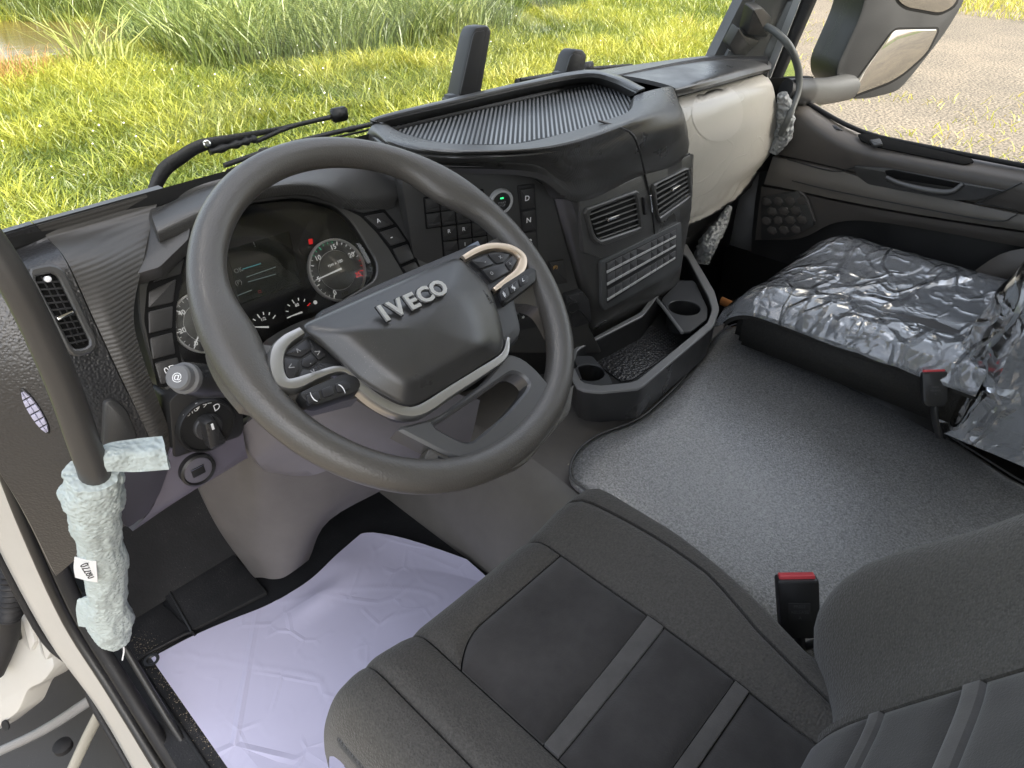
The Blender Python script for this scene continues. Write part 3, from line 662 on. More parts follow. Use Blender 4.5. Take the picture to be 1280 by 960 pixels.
for c in range(4):
    for r_ in range(4):
        if c == 0 and r_ > 1: continue
        k_ = key('switch', [cell(c, r_), cell(c+1, r_), cell(c+1, r_+1), cell(c, r_+1)], Q, SW, h=.004, ins=.0011, rad=.0012)
        a, b = cell(c, r_), cell(c+1, r_+1)
        x0, y0 = cell(c+.08, r_+.72); x1, y1 = cell(c+.92, r_+.72); x2, y2 = cell(c+.92, r_+.93); x3, y3 = cell(c+.08, r_+.93)
        plate('rocker_edge', inset([Q(x0, y0, .004), Q(x1, y1, .004), Q(x2, y2, .004), Q(x3, y3, .004)], Q.n, .0004), Q.n, .0022, KEY, k_, rad=0, bev=.0008, base=.001)
        s = {(1, 2): 'R', (2, 2): 'R', (2, 3): '1'}.get((c, r_))
        if s:
            p = cell(c+.5, r_+.42); text('switch_symbol', s, Q(*p, .0047), Q.u, Q.v, .0095, PRINT, k_, ext=.0002)
c = Q(625, 251); rs = (Q(640, 250)-Q(611, 252)).length/2
sb = lathe('start_button', Q, c, [(rs, -.002), (rs, .006), (rs*.93, .0085), (rs*.80, .0085), (rs*.76, .006)], SILP, SW, 36)
lathe('button_cap', Q, c, [(rs*.74, 0), (rs*.74, .0065), (rs*.66, .0075)], BLACK, sb, 32)
plate('indicator', [c+Q.u*a+Q.v*b+Q.n*.0076 for a, b in ((-.003, .006), (.003, .006), (.003, .0085), (-.003, .0085))], Q.n, .0005, mat('green lamp', (.05, .6, .2), .4, emit=(.05, 1, .3, .35)), sb, rad=0, bev=.0001)
text('button_print', 'START', c-Q.v*.001+Q.n*.0076, Q.u, Q.v, .0052, mat('dim print', (.3, .3, .3)), sb, ext=.0002); text('button_print', 'STOP', c-Q.v*.006+Q.n*.0076, Q.u, Q.v, .0052, mat('dim print', (.3, .3, .3)), sb, ext=.0002)
plate('selector_bezel', [Q(*p) for p in ((646, 232), (668, 229), (672, 315), (656, 318))], Q.n, .002, BLACK, SW, bev=.001, rad=.002)
for s, p in (('D', ((648, 235), (666, 232.5), (668, 259), (650, 261.5))), ('N', ((650, 262.5), (668, 260), (669.5, 286), (652, 289))), ('R', ((652.5, 290), (669.5, 287), (671, 312), (655, 315)))):
    k_ = key('drive_key', p, Q, SW, h=.006, rad=.0015); cx = sum(a for a, b in p)/4; cy = sum(b for a, b in p)/4
    text('key_letter', s, Q(cx+1, cy+1, .0067), Q.u, Q.v, .013, PRINT, k_, ext=.0002, bold=.02)
for p in (((684, 326), (704, 322.5), (709, 352), (690, 356)), ((662, 330), (682, 326.5), (688, 357), (668, 360))):
    k_ = key('switch', p, Q, SW, h=.006, rad=.0015)
text('switch_symbol', '(P)', Q(673, 337, .0067), Q.u, Q.v, .009, PRINT, k_, ext=.0002)
text('switch_symbol', '(P)', Q(694, 334, .0067), Q.u, Q.v, .009, mat('amber print', (.6, .35, .1)), k_, ext=.0002)
# brake lever pod and heater knobs below
pod = plate('lever_pod', [Q(*p) for p in ((702, 366), (724, 360), (733, 372), (736, 400), (712, 406))], Q.n, .016, SATIN, SW, bev=.006, rad=.008)
c = Q(716, 384, .016); lathe('pod_ring', Q, c, [(.014, -.002), (.014, .003), (.011, .004), (.0105, .001)], BLACK, pod, 24)
hp = plate('heater_panel', [Q(*p) for p in ((618, 378), (684, 368), (692, 404), (632, 416))], Q.n, .003, SATIN, SW, bev=.0015, rad=.005)
for px, py in ((641, 396), (673, 390)):
    kn = lathe('heater_knob', Q, Q(px, py, .003), [(.013, -.001), (.013, .006), (.011, .008)], BLACK, hp, 28)
    e = (Q.u*.5+Q.v*.87); s = Q.n.cross(e); cc = Q(px, py, .011)
    plate('grip', [cc-e*.011-s*.003, cc+e*.011-s*.003, cc+e*.011+s*.003, cc-e*.011+s*.003], Q.n, .008, KEY, kn, bev=.002, rad=.002, base=.001)
for s, px, py in (('*', 654, 398), ('~', 660, 386), ('=', 682, 397), ('.', 672, 378)):
    text('knob_symbol', s, Q(px, py, .0034), Q.u, Q.v, .014, PRINT, hp, ext=.0002)

# centre box: tray top, hood lip and rear face
sheet('centre_box', rows(
    [Z(484, 156, .868), Z(508, 168, .866), Z(560, 179, .866), Z(640, 180, .866), Z(700, 168, .866), Z(748, 153, .867), Z(786, 139, .868), Z(793, 120, .872)],
    [Z(474, 154, .874), Z(498, 173, .872), Z(556, 186, .871), Z(645, 187, .871), Z(708, 178, .869), Z(764, 160, .869), Z(806, 140, .870), Z(806, 115, .874)],
    [Z(464, 158, .872), Z(488, 180, .866), Z(552, 193, .862), Z(655, 192, .858), Z(716, 188, .852), Z(782, 166, .853), Z(832, 140, .858), Z(826, 110, .871)],
    [Z(457, 172, .855), Z(492, 190, .842), Z(556, 197, .835), Z(662, 198, .832), Z(720, 206, .824), Z(790, 180, .828), Z(852, 152, .83), Z(838, 108, .865)],
    [Z(459, 180, .846), Z(500, 197, .832), Z(560, 203, .826), Z(668, 206, .82), Z(722, 226, .785), Z(796, 200, .785), Z(857, 168, .79), Z(842, 110, .860)],
    [Z(464, 186, .845), Z(505, 203, .828), Z(562, 210, .822), Z(672, 216, .81), Z(726, 247, .748), Z(799, 217, .748), Z(860, 190, .748), Z(845, 114, .855)]), CARBON, DA, 6, 4, .012, back=(0, .6, -.8))
sheet('hood_underside', rows(
    [Z(464, 187, .842), Z(505, 204, .826), Z(562, 211, .820), Z(672, 217, .806), Z(724, 247, .746)],
    [Y(490, 210, .262), Y(520, 214, .24), Y(575, 218, .205), Y(664, 222, .145), Y(690, 248, .128)]), PLASTIC, DA, 6, 4, .006, back=(0, .5, .8))
# tray rim at the windscreen side and the ribbed insert
sheet('tray_rim', rows(
    [Z(476, 166, .84), Z(470, 154, .84), Z(560, 131, .84), Z(660, 108, .84), Z(735, 92, .84), Z(770, 95, .84), Z(806, 112, .84)],
    [Z(476, 156, .872), Z(467, 147, .876), Z(558, 124, .882), Z(658, 101, .885), Z(733, 87, .886), Z(772, 94, .883), Z(806, 110, .876)],
    [Z(482, 154, .872), Z(476, 150, .876), Z(560, 130, .882), Z(660, 107, .885), Z(733, 94, .886), Z(766, 100, .883), Z(796, 114, .876)],
    [Z(492, 160, .852), Z(500, 158, .85), Z(566, 143, .85), Z(662, 121, .85), Z(731, 105, .85), Z(756, 109, .85), Z(786, 121, .85)]), PLASTIC2, DA, 5, 4, .004, back=(0, .3, -1))
tr = [W(*p, z=.852) for p in ((484, 160), (560, 142), (662, 119), (731, 103), (764, 108), (790, 122), (793, 142), (750, 158), (700, 172), (640, 184), (560, 184), (506, 172))]
ti = plate('tray_insert', tr, (0, 0, 1), .003, mat('tray base shade', (.010, .014, .015), .5, .4), DA, rad=.01, bev=.001, base=.01)  # base darkened to paint the shade between the ribs
TZ = PL(V((0, 0, .855)), V((0, 0, 1)), up=V((0, 1, 0)))
poly2 = [(p.x, p.y) for p in tr]
def inside(x, y, poly):
    r_ = False; n_ = len(poly)
    for i in range(n_):
        (x0, y0), (x1, y1) = poly[i], poly[i-1]
        if (y0 > y) != (y1 > y) and x < (x1-x0)*(y-y0)/(y1-y0)+x0: r_ = not r_
    return r_
def rib_lines():
    """moulded ribs of the tray mat, one ridge per rib, joined as they are too fine to pick apart"""
    vs = []; fs = []; D_ = V((.74, .67, 0)); P_ = V((.67, -.74, 0)); s_ = -.6
    while s_ < .8:
        s_ += .0078; t = -.2; run = None
        while t < 1.1:
            q = D_*t+P_*s_; ok = inside(q.x, q.y, poly2) and inside(q.x+P_.x*.005, q.y+P_.y*.005, poly2)
            if ok and run is None: run = t
            if (not ok) and run is not None:
                if t-run > .012:
                    b = len(vs)
                    for tt in (run+.002, t-.004):
                        for w_, z_ in ((0, .8545), (.0012, .8560), (.0036, .8560), (.0048, .8545)): c_ = D_*tt+P_*(s_+w_); vs.append(V((c_.x, c_.y, z_)))
                    fs += [(b, b+1, b+5, b+4), (b+1, b+2, b+6, b+5), (b+2, b+3, b+7, b+6), (b, b+3, b+2, b+1), (b+4, b+5, b+6, b+7), (b, b+4, b+7, b+3)]
                run = None
            t += .002
    o = new('tray_ribs', vs, fs, mat('tray rib highlight', (.24, .245, .25), .30, .6), ti, smooth=False); o['kind'] = 'stuff'  # ribs lightened to paint in sky highlights
rib_lines()
# rear face with the twin vents
KP = PL(V((.7, .098, .62)), V((0, -1, .02)))
VO = [KP(*p) for p in ((724, 250), (862, 193), (862, 262), (840, 284), (752, 318), (722, 312), (714, 300))]
vf = plate('vent_face', [KP(*p) for p in ((722, 251), (862, 193), (863, 262), (842, 286), (752, 322), (728, 316))], KP.n, .004, CARBON, DA, bev=.002, rad=.006, base=.03)
KQ = KP.off(.004)
def vent(outp, inp, nsl, tabp, lab):
    o_ = [KQ(*p) for p in outp]; i_ = [KQ(*p) for p in inp]
    plate('vent_shade_plate', rounded(i_, .004), KQ.n, .0006, DEEP, DA, rad=0, bev=.0002, base=.001)  # vent depth is a flat plate in shade colour
    f_ = frame('air_vent', resample(rounded(o_, .010), 40), resample(rounded(i_, .008), 40), KQ.n, .007, CARBON, DA, bev=.0025, base=.002); f_['label'] = lab
    tl, tr_, br, bl = i_[0], i_[1], i_[2], i_[3]
    for k in range(nsl):
        t = (k+.55)/nsl; a = tl.lerp(bl, t); b = tr_.lerp(br, t*.98); d = (bl-tl).normalized()*.0030
        wd = KQ.n*-.0
        plate('slat', [a, b, b+d, a+d], KQ.n, .0042, mat('vent slat', (.15, .15, .15), .25, .6), f_, rad=0, bev=.0010, base=-.001)
    a, b = KQ(*tabp[0], .004), KQ(*tabp[1], .004); d = KQ.v*.0030
    plate('tab', [a-d, b-d, b+d, a+d], KQ.n, .007, CHROME, f_, bev=.0012, rad=.001)
    return f_
vent(((727, 261), (796, 236), (803, 287), (750, 307), (738, 300)), ((733, 264), (792, 242), (798, 283), (748, 300), (741, 294)), 6, ((757, 274), (771, 269)), 'left square vent of the centre box')
vent(((812, 231), (859, 208), (863, 246), (822, 280)), ((817, 231), (857, 211), (860, 244), (821, 272)), 6, ((838, 237), (847, 232)), 'right square vent of the centre box')
for px in (803, 811):
    a, b = KQ(px, 246 if px < 806 else 243), KQ(px+2, 268 if px < 806 else 265); d = KQ.u*.003
    plate('thumb_wheel', [a-d, a+d, b+d, b-d], KQ.n, .006, CHROME if px > 806 else SATIN, DA, bev=.002, rad=.002)
# groove across box and vent face
g0 = [W(748, 151, z=.872), W(787, 165, z=.859), W(799, 187, z=.823), W(803, 202, z=.788), W(806, 216, z=.757)]
tube('seam', g0, .0020, BLACK, DA, 6, 4); tube('seam', [KQ(806, 217, .002), KQ(811, 240, .0015), KQ(816, 268, .001), KQ(818, 292, .0)], .0020, BLACK, DA, 6, 3)
tube('seam', [KP(722, 250, .004), KP(790, 221, .004), KP(862, 192, .004)], .0018, BLACK, DA, 6, 3)
# lower stack with the rows of blank keys
lo = sheet('stack_body', rows(
    [Y(690, 248, .135), Y(712, 250, .11), Y(726, 250, .100), Y(800, 218, .100), Y(862, 193, .100), Y(866, 200, .16)],
    [Y(704, 300, .130), Y(724, 316, .105), Y(750, 322, .098), Y(800, 304, .098), Y(860, 262, .098), Y(862, 262, .16)],
    [Y(722, 360, .122), Y(736, 372, .105), Y(752, 374, .098), Y(800, 352, .098), Y(850, 322, .098), Y(856, 300, .16)],
    [Y(737, 408, .12), Y(746, 405, .11), Y(758, 400, .108), Y(800, 378, .108), Y(846, 346, .108), Y(852, 330, .16)],
    [Y(742, 425, .14), Y(750, 424, .15), Y(762, 420, .16), Y(800, 398, .16), Y(843, 366, .16), Y(848, 356, .18)]), PLASTIC2, DA, 4, 4, .01, back=(0, 1, 0))
MP = PL3(W(758, 329, y=.0945), W(845, 286, y=.0945), W(759, 377, y=.0955))
mp = plate('key_bezel', [MP(*p) for p in ((750, 326), (850, 277), (851, 330), (840, 342), (754, 388), (750, 380))], MP.n, .004, mat('grey bezel', (.085, .088, .09), .38, .5, rvar=.06), DA, bev=.002, rad=.006, base=.004)
MQ = MP.off(.004)
plate('key_field', [MQ(*p) for p in ((757, 328), (846, 285), (845, 324), (759, 379))], MQ.n, .0008, BLACK, mp, bev=.0003, rad=.001)
TL, TR, BR, BL = (758, 329), (845, 286.5), (844, 324), (759, 377)
def bil(u, v):
    return tuple((TL[i]*(1-u)+TR[i]*u)*(1-v)+(BL[i]*(1-u)+BR[i]*u)*v for i in (0, 1))
cols = [0, .115, .22, .33, .43, .635, .72, .815, .905, 1.0]
for (v0, v1) in ((0, .27), (.29, .585), (.70, .99)):
    for i in range(9):
        q = inset([MQ(*bil(u, v), .0008) for u, v in ((cols[i], v0), (cols[i+1], v0), (cols[i+1], v1), (cols[i], v1))], MQ.n, .0005)
        k_ = plate('blank_key', q, MQ.n, .002, mat('grey key', (.07, .07, .072), .45, .5), mp, rad=.0005, bev=.0006, base=.001)
        q = inset([MQ(*bil(u, v), .0028) for u, v in ((cols[i], v1-.075), (cols[i+1], v1-.075), (cols[i+1], v1), (cols[i], v1))], MQ.n, .0005)
        plate('chrome_strip', q, MQ.n, .0012, SILP, k_, rad=0, bev=.0004, base=.0005)
# right-hand dash top and lip
sheet('right_top', rows(
    [Z(735, 90, .845), Z(800, 80, .848), Z(880, 70, .850), Z(930, 69, .848), Z(958, 73, .842)],
    [Z(790, 96, .862), Z(812, 93, .862), Z(880, 82, .86), Z(935, 75, .855), Z(961, 77, .847)],
    [Z(840, 108, .862), Z(846, 107, .86), Z(890, 96, .858), Z(940, 83, .853), Z(964, 79, .845)],
    [Z(842, 116, .85), Z(848, 116, .848), Z(892, 105, .846), Z(942, 91, .842), Z(964, 86, .836)]), PLASTIC2, DA, 5, 4, .01, back=(0, .5, -.8))
sheet('glove_panel', rows(
    [Y(842, 112, .20), Y(900, 100, .20), Y(962, 84, .20)],
    [Y(852, 160, .18), Y(910, 140, .18), Y(966, 118, .19)],
    [Y(858, 230, .18), Y(915, 200, .18), Y(958, 175, .20)],
    [Y(856, 285, .19), Y(905, 260, .21), Y(950, 225, .22)]), PLASTIC, DA, 5, 5, .02, back=(0, 1, 0))
# lower fascia of the passenger side, down to the dark footwell
sheet('lower_fascia', rows(
    [Y(856, 280, .20), Y(905, 255, .23), Y(965, 190, .24)],
    [Y(850, 330, .34), Y(905, 310, .36), Y(965, 240, .36)]), BLACK, DA, 3, 3, .01, back=(0, 1, 0))

# beige protective film over the airbag panel
FILM = mat('beige film', (.50, .47, .41), .22, .5, bump=('noise', 14, .3, .006), var=.03, vscale=3)
def crinkle(p, u, v):
    k = max(0, u-.72)/.28
    return p+V((0, -1, 0))*(.012*k*abs(noise.noise(V((p.x*38, p.z*20, 1))))*1.5 + .0008*noise.noise(p*14))
fl = sheet('protective_film', rows(
    [Y(848, 122, .172), Y(880, 113, .170), Y(920, 102, .170), Y(957, 92, .172)],
    [Y(852, 140, .142), Y(885, 130, .138), Y(925, 118, .138), Y(966, 108, .145)],
    [Y(857, 175, .128), Y(890, 165, .122), Y(930, 152, .124), Y(971, 135, .136)],
    [Y(860, 205, .122), Y(892, 195, .118), Y(932, 182, .122), Y(971, 162, .138)],
    [Y(860, 240, .125), Y(892, 228, .122), Y(930, 212, .130), Y(964, 190, .15)],
    [Y(857, 265, .132), Y(885, 252, .133), Y(915, 236, .145), Y(945, 214, .165)],
    [Y(855, 282, .14), Y(880, 271, .142), Y(905, 256, .155), Y(928, 238, .175)]), FILM, None, 7, 7, .002, back=(0, 1, 0), fn=crinkle)
add_creases(FILM, [(5, .3, (1, 1, 2.5), .015, 1.0), (11, -.4, (1.5, 1, 1), .02, .5)], .0004)
from mathutils.bvhtree import BVHTree
def on_mesh(o, px, py, off):
    t_ = BVHTree.FromPolygons([o.matrix_world @ v.co for v in o.data.vertices], [p.vertices[:] for p in o.data.polygons]) if not hasattr(on_mesh, 't') else on_mesh.t
    on_mesh.t = t_; loc, n_, i_, d_ = t_.ray_cast(CAM, ray(px, py).normalized())
    return loc-ray(px, py).normalized()*off if loc else None
def film_disc():
    K, N = 6, 36; vs = []; fs = []
    for k in range(K+1):
        for i in range(N):
            a = 2*math.pi*i/N; vs.append(on_mesh(fl, 897+33*k/K*math.cos(a)*.97, 141+36*k/K*math.sin(a), .0015) or on_mesh(fl, 897, 141, .0015))
    for k in range(K):
        for i in range(N): fs.append((k*N+i, k*N+(i+1) % N, (k+1)*N+(i+1) % N, (k+1)*N+i))
    new('round_sticker', vs, fs, mat('pale sticker', (.54, .51, .45), .22, .5), fl)
film_disc()
tag(fl, 'creased beige protective film over the passenger airbag panel', 'protective film')

# ---------------------------------------------------------------- steering wheel
_rk, _yw = .670, .1485
WC = V((.0033, -.0510, .7889)); WU = V((math.cos(_yw), math.sin(_yw), 0)); _fw = V((-math.sin(_yw), math.cos(_yw), 0))
WV = _fw*math.cos(_rk)+V((0, 0, 1))*math.sin(_rk); WN = WU.cross(WV)
WP = PL(WC, WN); WP.u, WP.v = WU, WV
SWH = thing('steering_wheel', 'large dark grey truck steering wheel with silver trim and raised lettering', 'steering wheel', WC-WN*.08)
RM = .217
def rim():
    N, S = 160, 20; vs = []; fs = []
    for k in range(N):
        a = 2*math.pi*k/N; d = math.degrees(a)
        g = lambda c, w: math.exp(-(((d-c+180) % 360-180)/w)**2)
        bul = g(31, 13)+g(166, 14); low = g(-55, 30)+g(-125, 30)
        ri = .0190+.0165*bul; rt = .0180+.002*bul      # thumb rests swell inwards
        # slight flat at the bottom
        Rm = RM-.006*g(-90, 28)
        c = WC+WU*(Rm*math.cos(a))+WV*(Rm*math.sin(a)); e = WU*math.cos(a)+WV*math.sin(a)
        for s in range(S):
            b = 2*math.pi*s/S; cb, sb_ = math.cos(b), math.sin(b)
            rr = .0180 if cb > 0 else ri
            vs.append(c+e*(rr*cb)+WN*(rt*sb_))
    for k in range(N):
        for s in range(S):
            k2, s2 = (k+1) % N, (s+1) % S; fs.append((k*S+s, k*S+s2, k2*S+s2, k2*S+s))
    return new('rim', vs, fs, RIMM, SWH)
rim()
def wp(pix, h=0.0): return [WP(*p, h) for p in pix]
HUBD = mat('hub dark plastic', (.03, .03, .032), .4, .5, bump=('noise', 800, .15, .0004), rvar=.05)
# side spokes flowing into the rim
def spoke(name, rr, m):
    return sheet(name, rr, m, SWH, 5, 5, .022, back=-WN)
spoke('left_spoke', [wp(((268, 396), (306, 424), (350, 432), (392, 418)), .001), wp(((262, 432), (308, 448), (352, 455), (398, 452)), .004), wp(((278, 470), (312, 478), (356, 490), (420, 478)), .002), wp(((305, 505), (330, 510), (372, 514), (448, 497)), -.004)], RIMM)
spoke('right_spoke', [wp(((570, 330), (612, 302), (640, 292), (660, 302)), -.002), wp(((590, 345), (640, 322), (664, 320), (680, 335)), .002), wp(((606, 372), (650, 352), (675, 360), (692, 385)), .001), wp(((618, 396), (640, 380), (672, 385), (692, 415)), -.008)], RIMM)
# boss behind the pad
bs = plate('boss', wp(((376, 416), (470, 372), (575, 326), (612, 350), (632, 440), (600, 470), (520, 520), (500, 520), (450, 490), (400, 450)), -.045), WN, .050, HUBD, SWH, bev=.012, rad=.015, base=.02)
# airbag pad with its raised centre
pad_o = [(371, 408), (420, 386), (472, 363), (530, 338), (574, 320), (592, 338), (613, 360), (624, 392), (631, 425), (629, 441), (600, 459), (560, 484), (518, 509), (502, 508), (475, 494), (450, 479), (416, 446), (390, 422)]
pad_m = [(396, 412), (435, 392), (478, 371), (532, 349), (570, 333), (585, 347), (603, 366), (613, 395), (618, 423), (616, 434), (592, 449), (556, 471), (517, 494), (505, 494), (482, 483), (461, 468), (434, 444), (411, 424)]
pad_i = [(424, 414), (452, 402), (490, 385), (536, 366), (564, 354), (574, 360), (588, 374), (597, 398), (604, 424), (603, 433), (582, 443), (549, 461), (517, 479), (508, 479), (490, 470), (476, 458), (455, 440), (438, 424)]
def pad():
    N = 72
    A = resample(rounded(wp(pad_o, .000), .010), N); B = resample(rounded(wp(pad_o, .010), .010), N)
    C = resample(rounded(wp([((a*.95+c*.05), (b*.95+d*.05)) for (a, b), (c, d) in zip(pad_o, pad_i)], .0175), .010), N)
    D = resample(rounded(wp(pad_m, .023), .008), N); E = resample(rounded(wp(pad_i, .035), .012), N)
    cc = sum(E, V((0, 0, 0)))/N
    F_ = [cc.lerp(p, .8)+WN*.003 for p in E]; G = [cc.lerp(p, .4)+WN*.0055 for p in E]
    rings = [A, B, C, D, E, F_, G]; vs = [p for r_ in rings for p in r_]+[cc+WN*.0062]; fs = []
    for k in range(len(rings)-1):
        for i in range(N): fs.append((k*N+i, k*N+(i+1) % N, (k+1)*N+(i+1) % N, (k+1)*N+i))
    b = (len(rings)-1)*N
    for i in range(N): fs.append((b+i, b+(i+1) % N, len(vs)-1))
    fs.append(tuple(range(N)))
    o = new('airbag_pad', vs, fs, HUB, SWH)
    sd = o.modifiers.new('s', 'SUBSURF'); sd.levels = 1; sd.render_levels = 1
    return o
ap = pad()
# raised silver letters across the pad, each a piece of its own
base_a, base_b = WP(479, 394, .0415), WP(547, 363, .0415)
du = (base_b-base_a).normalized(); dv = WN.cross(du).normalized()
LET = mat('silver lettering', (.72, .72, .72), .28, .5, metal=.7)
SHAD = mat('letter shade', (.01, .01, .011), .5)  # dark outline paints shade around the raised letters
def letters():
    TT = .0255                                  # cap height
    for ch, px, py in (('I', 479, 394), ('V', 496, 387), ('E', 514, 379), ('C', 530, 371), ('O', 547, 363)):
        p = WP(px, py, .0415)
        text('letter', ch, p, du, dv, .0255, LET, ap, ext=.0018, bold=.035, sx=1.15)
        text('letter_shade', ch, p-WN*.0003, du, dv, .0255, SHAD, ap, ext=.0006, bold=.075, sx=1.15)
letters()
text('airbag_mark', 'SRS', WP(399, 459, .0185), du, dv, .008, mat('embossed mark', (.015, .015, .016), .5), ap, ext=.0004)
text('airbag_mark', 'AIRBAG', WP(609, 371, .0205), -WU*.1+dv*1, -du, .006, mat('embossed mark', (.015, .015, .016), .5), ap, ext=.0004)
def band(name, pix, wd, h0, parent, m, th=.004):
    C_ = wp(pix, h0); rr = [[], [], [], []]
    for i, c in enumerate(C_):
        t = (C_[min(len(C_)-1, i+1)]-C_[max(0, i-1)]).normalized(); s = WN.cross(t); w_ = wd[i] if isinstance(wd, list) else wd
        for k, (a, b) in enumerate(((-1, -.003), (-.75, th), (.75, th), (1, -.003))): rr[k].append(c+s*(a*w_)+WN*b)
    return sheet(name, rr, m, parent, 6, 2, .005, back=-WN)
# silver trim: clasp round each key field joined by a strip under the pad
band('silver_trim', ((376, 415), (358, 426), (347, 440), (345, 460), (352, 478), (368, 481), (394, 471), (420, 463), (438, 468), (451, 485), (476, 504), (503, 515), (526, 513), (562, 490), (600, 466), (628, 446), (634, 424)), [.005, .0065, .0078, .008, .008, .007, .005, .0042, .005, .0065, .0068, .007, .007, .0065, .006, .005, .0025], .010, SWH, SILVER)
band('silver_trim', ((578, 324), (598, 313), (617, 309), (638, 312), (651, 321), (652, 331), (645, 343), (631, 353), (616, 364)), [.004, .005, .0055, .0065, .0075, .0075, .0065, .005, .003], .009, SWH, mat('champagne silver', (.70, .58, .45), .32, .5, metal=.85))
# key fields
KM = mat('wheel key', (.024, .024, .026), .38, .5, bump=('noise', 900, .12, .0004))
def wkey(name, pix, h0, h, parent, ins=.0006, rad=.002):
    return plate(name, inset(wp(pix, h0), WN, ins), WN, h, KM, parent, bev=.001, rad=rad, base=.004)
lp = plate('key_field', wp(((352, 444), (382, 421), (430, 455), (424, 462), (398, 468), (366, 482), (354, 470)), .006), WN, .003, BLACK, SWH, bev=.001, rad=.004)
for pix, s, cp in ((((354, 444), (383, 424), (394, 436), (376, 448)), '^', (374, 440)), (((385, 424), (402, 436), (408, 446), (398, 452), (388, 441)), '>', (398, 441)), (((376, 450), (390, 442), (398, 452), (386, 461), (376, 459)), '.', (386, 452)), (((353, 447), (374, 450), (375, 460), (366, 480), (356, 470)), '<', (364, 459)), (((377, 461), (386, 463), (400, 453), (424, 457), (398, 467), (369, 480)), 'v', (391, 464))):
    k_ = wkey('wheel_key', pix, .009, .002, lp); text('key_symbol', s, WP(*cp, .0115), WU, WV, .011, mat('dim print', (.3, .3, .3)), k_, ext=.0002)
pp = plate('phone_field', wp(((368, 497), (382, 490), (427, 471), (444, 477), (448, 488), (442, 496), (392, 513), (378, 509)), .004), WN, .012, BLACK, SWH, bev=.004, rad=.006)
for pix, s, cp in ((((381, 495), (398, 488), (402, 500), (385, 507)), '(', (391, 497)), (((400, 487), (415, 481), (419, 494), (404, 499)), None, None), (((417, 480), (430, 475), (438, 479), (438, 487), (421, 493)), ')', (427, 484))):
    k_ = wkey('wheel_key', pix, .016, .0015, pp)
    if s: text('key_symbol', s, WP(*cp, .0178), WU+WV*.6, WV, .012, PRINT, k_, ext=.0002)
rp_ = plate('key_field', wp(((586, 327), (617, 314), (641, 317), (649, 325), (637, 341), (614, 354), (600, 338)), .005), WN, .003, BLACK, SWH, bev=.001, rad=.004)
for pix, s, cp in ((((588, 327), (606, 319), (618, 331), (600, 337)), '-', (606, 327)), (((608, 318), (622, 315), (638, 318), (629, 329), (620, 331)), 'x', (625, 321)), (((640, 319), (647, 326), (637, 340), (630, 330)), '+', (638, 330)), (((601, 338), (619, 332), (629, 330), (636, 341), (614, 353)), 'o', (614, 341))):
    k_ = wkey('wheel_key', pix, .008, .002, rp_); text('key_symbol', s, WP(*cp, .0105), WU, WV, .010, mat('dim print', (.3, .3, .3)), k_, ext=.0002)
r2 = plate('menu_field', wp(((619, 371), (622, 361), (657, 339), (666, 342), (665, 357), (627, 386)), .003), WN, .011, BLACK, SWH, bev=.003, rad=.005)
for i, (pix, cp) in enumerate(((((623, 366), (634, 358), (637, 370), (627, 378)), (630, 368)), (((635, 358), (646, 350), (649, 361), (638, 369)), (642, 360)), (((647, 349), (657, 343), (661, 347), (659, 354), (650, 360)), (654, 351)))):
    k_ = wkey('wheel_key', pix, .014, .0015, r2); text('key_symbol', ('#', '%', '<')[i], WP(*cp, .0158), WU+WV*.5, WV, .009, PRINT, k_, ext=.0002)
# lower frame-shaped spoke
lo_o = [(630, 446), (650, 454), (668, 470), (687, 494), (684, 510), (640, 546), (590, 581), (576, 581), (548, 571), (487, 540), (540, 528), (600, 482)]
lo_i = [(634, 470), (644, 473), (650, 477), (656, 484), (652, 493), (628, 521), (586, 556), (576, 558), (560, 551), (533, 536), (552, 526), (600, 494)]
frame('lower_spoke', resample(rounded(wp(lo_o, -.004), .008), 64), resample(rounded(wp(lo_i, -.004), .008), 64), WN, .012, mat('spoke grey plastic', (.075, .076, .078), .36, .7, rvar=.05), SWH, bev=.003, base=.012)
tube('spoke_seam', wp(((652, 456), (687, 495), (640, 545), (584, 581), (548, 571)), .006), .0012, BLACK, SWH, 6, 4)
# rim webs joining the lower spoke to the rim
for q in (((684, 500), (712, 480), (706, 520), (650, 585), (600, 606), (584, 580), (640, 545)), ((522, 578), (532, 561), (548, 570), (590, 581), (600, 600), (560, 606), (526, 600))):
    plate('spoke_web', wp(q, -.010), WN, .014, RIMM, SWH, bev=.004, rad=.008, base=.006)

# stalks on the column
ST = thing('column_stalk', 'grey ended wiper stalk with round push button left of the column', 'stalk', W(256, 478, y=.16))
sp = [W(232, 473, y=.10), W(252, 476, y=.118), W(290, 480, y=.15), W(360, 486, y=.17)]
tube('arm', sp, [.019, .021, .018, .012], SATIN, ST, 16, 5, flat=.85)
e = (sp[0]-sp[1]).normalized(); P_ = PL(sp[0], e)
lathe('collar', P_, sp[0], [(.0185, -.004), (.0185, .004), (.016, .006)], mat('grey stalk plastic', (.16, .16, .16), .45, .5), ST, 28)
bt = lathe('push_button', P_, sp[0]+e*.006, [(.0150, 0), (.0150, .010), (.013, .0125)], mat('grey stalk plastic', (.16, .16, .16), .45, .5), ST, 28)
text('button_symbol', '@', sp[0]+e*.0187, P_.u, P_.v, .012, PRINT, bt, ext=.0002)
text('stalk_symbol', '@', W(251, 479, y=.0985), V((1, 0, 0)), V((0, .3, 1)), .011, PRINT, ST, ext=.0003)
S2_ = thing('column_stalk', 'silver tipped gear stalk peeping over the right key field', 'stalk', W(590, 312, y=.12))
q = [W(560, 340, y=.10), W(585, 318, y=.08), W(601, 308, y=.07)]
tube('arm', q, [.010, .011, .010], mat('blue grey stalk', (.22, .25, .30), .35, .5), S2_, 12, 4, flat=.5)
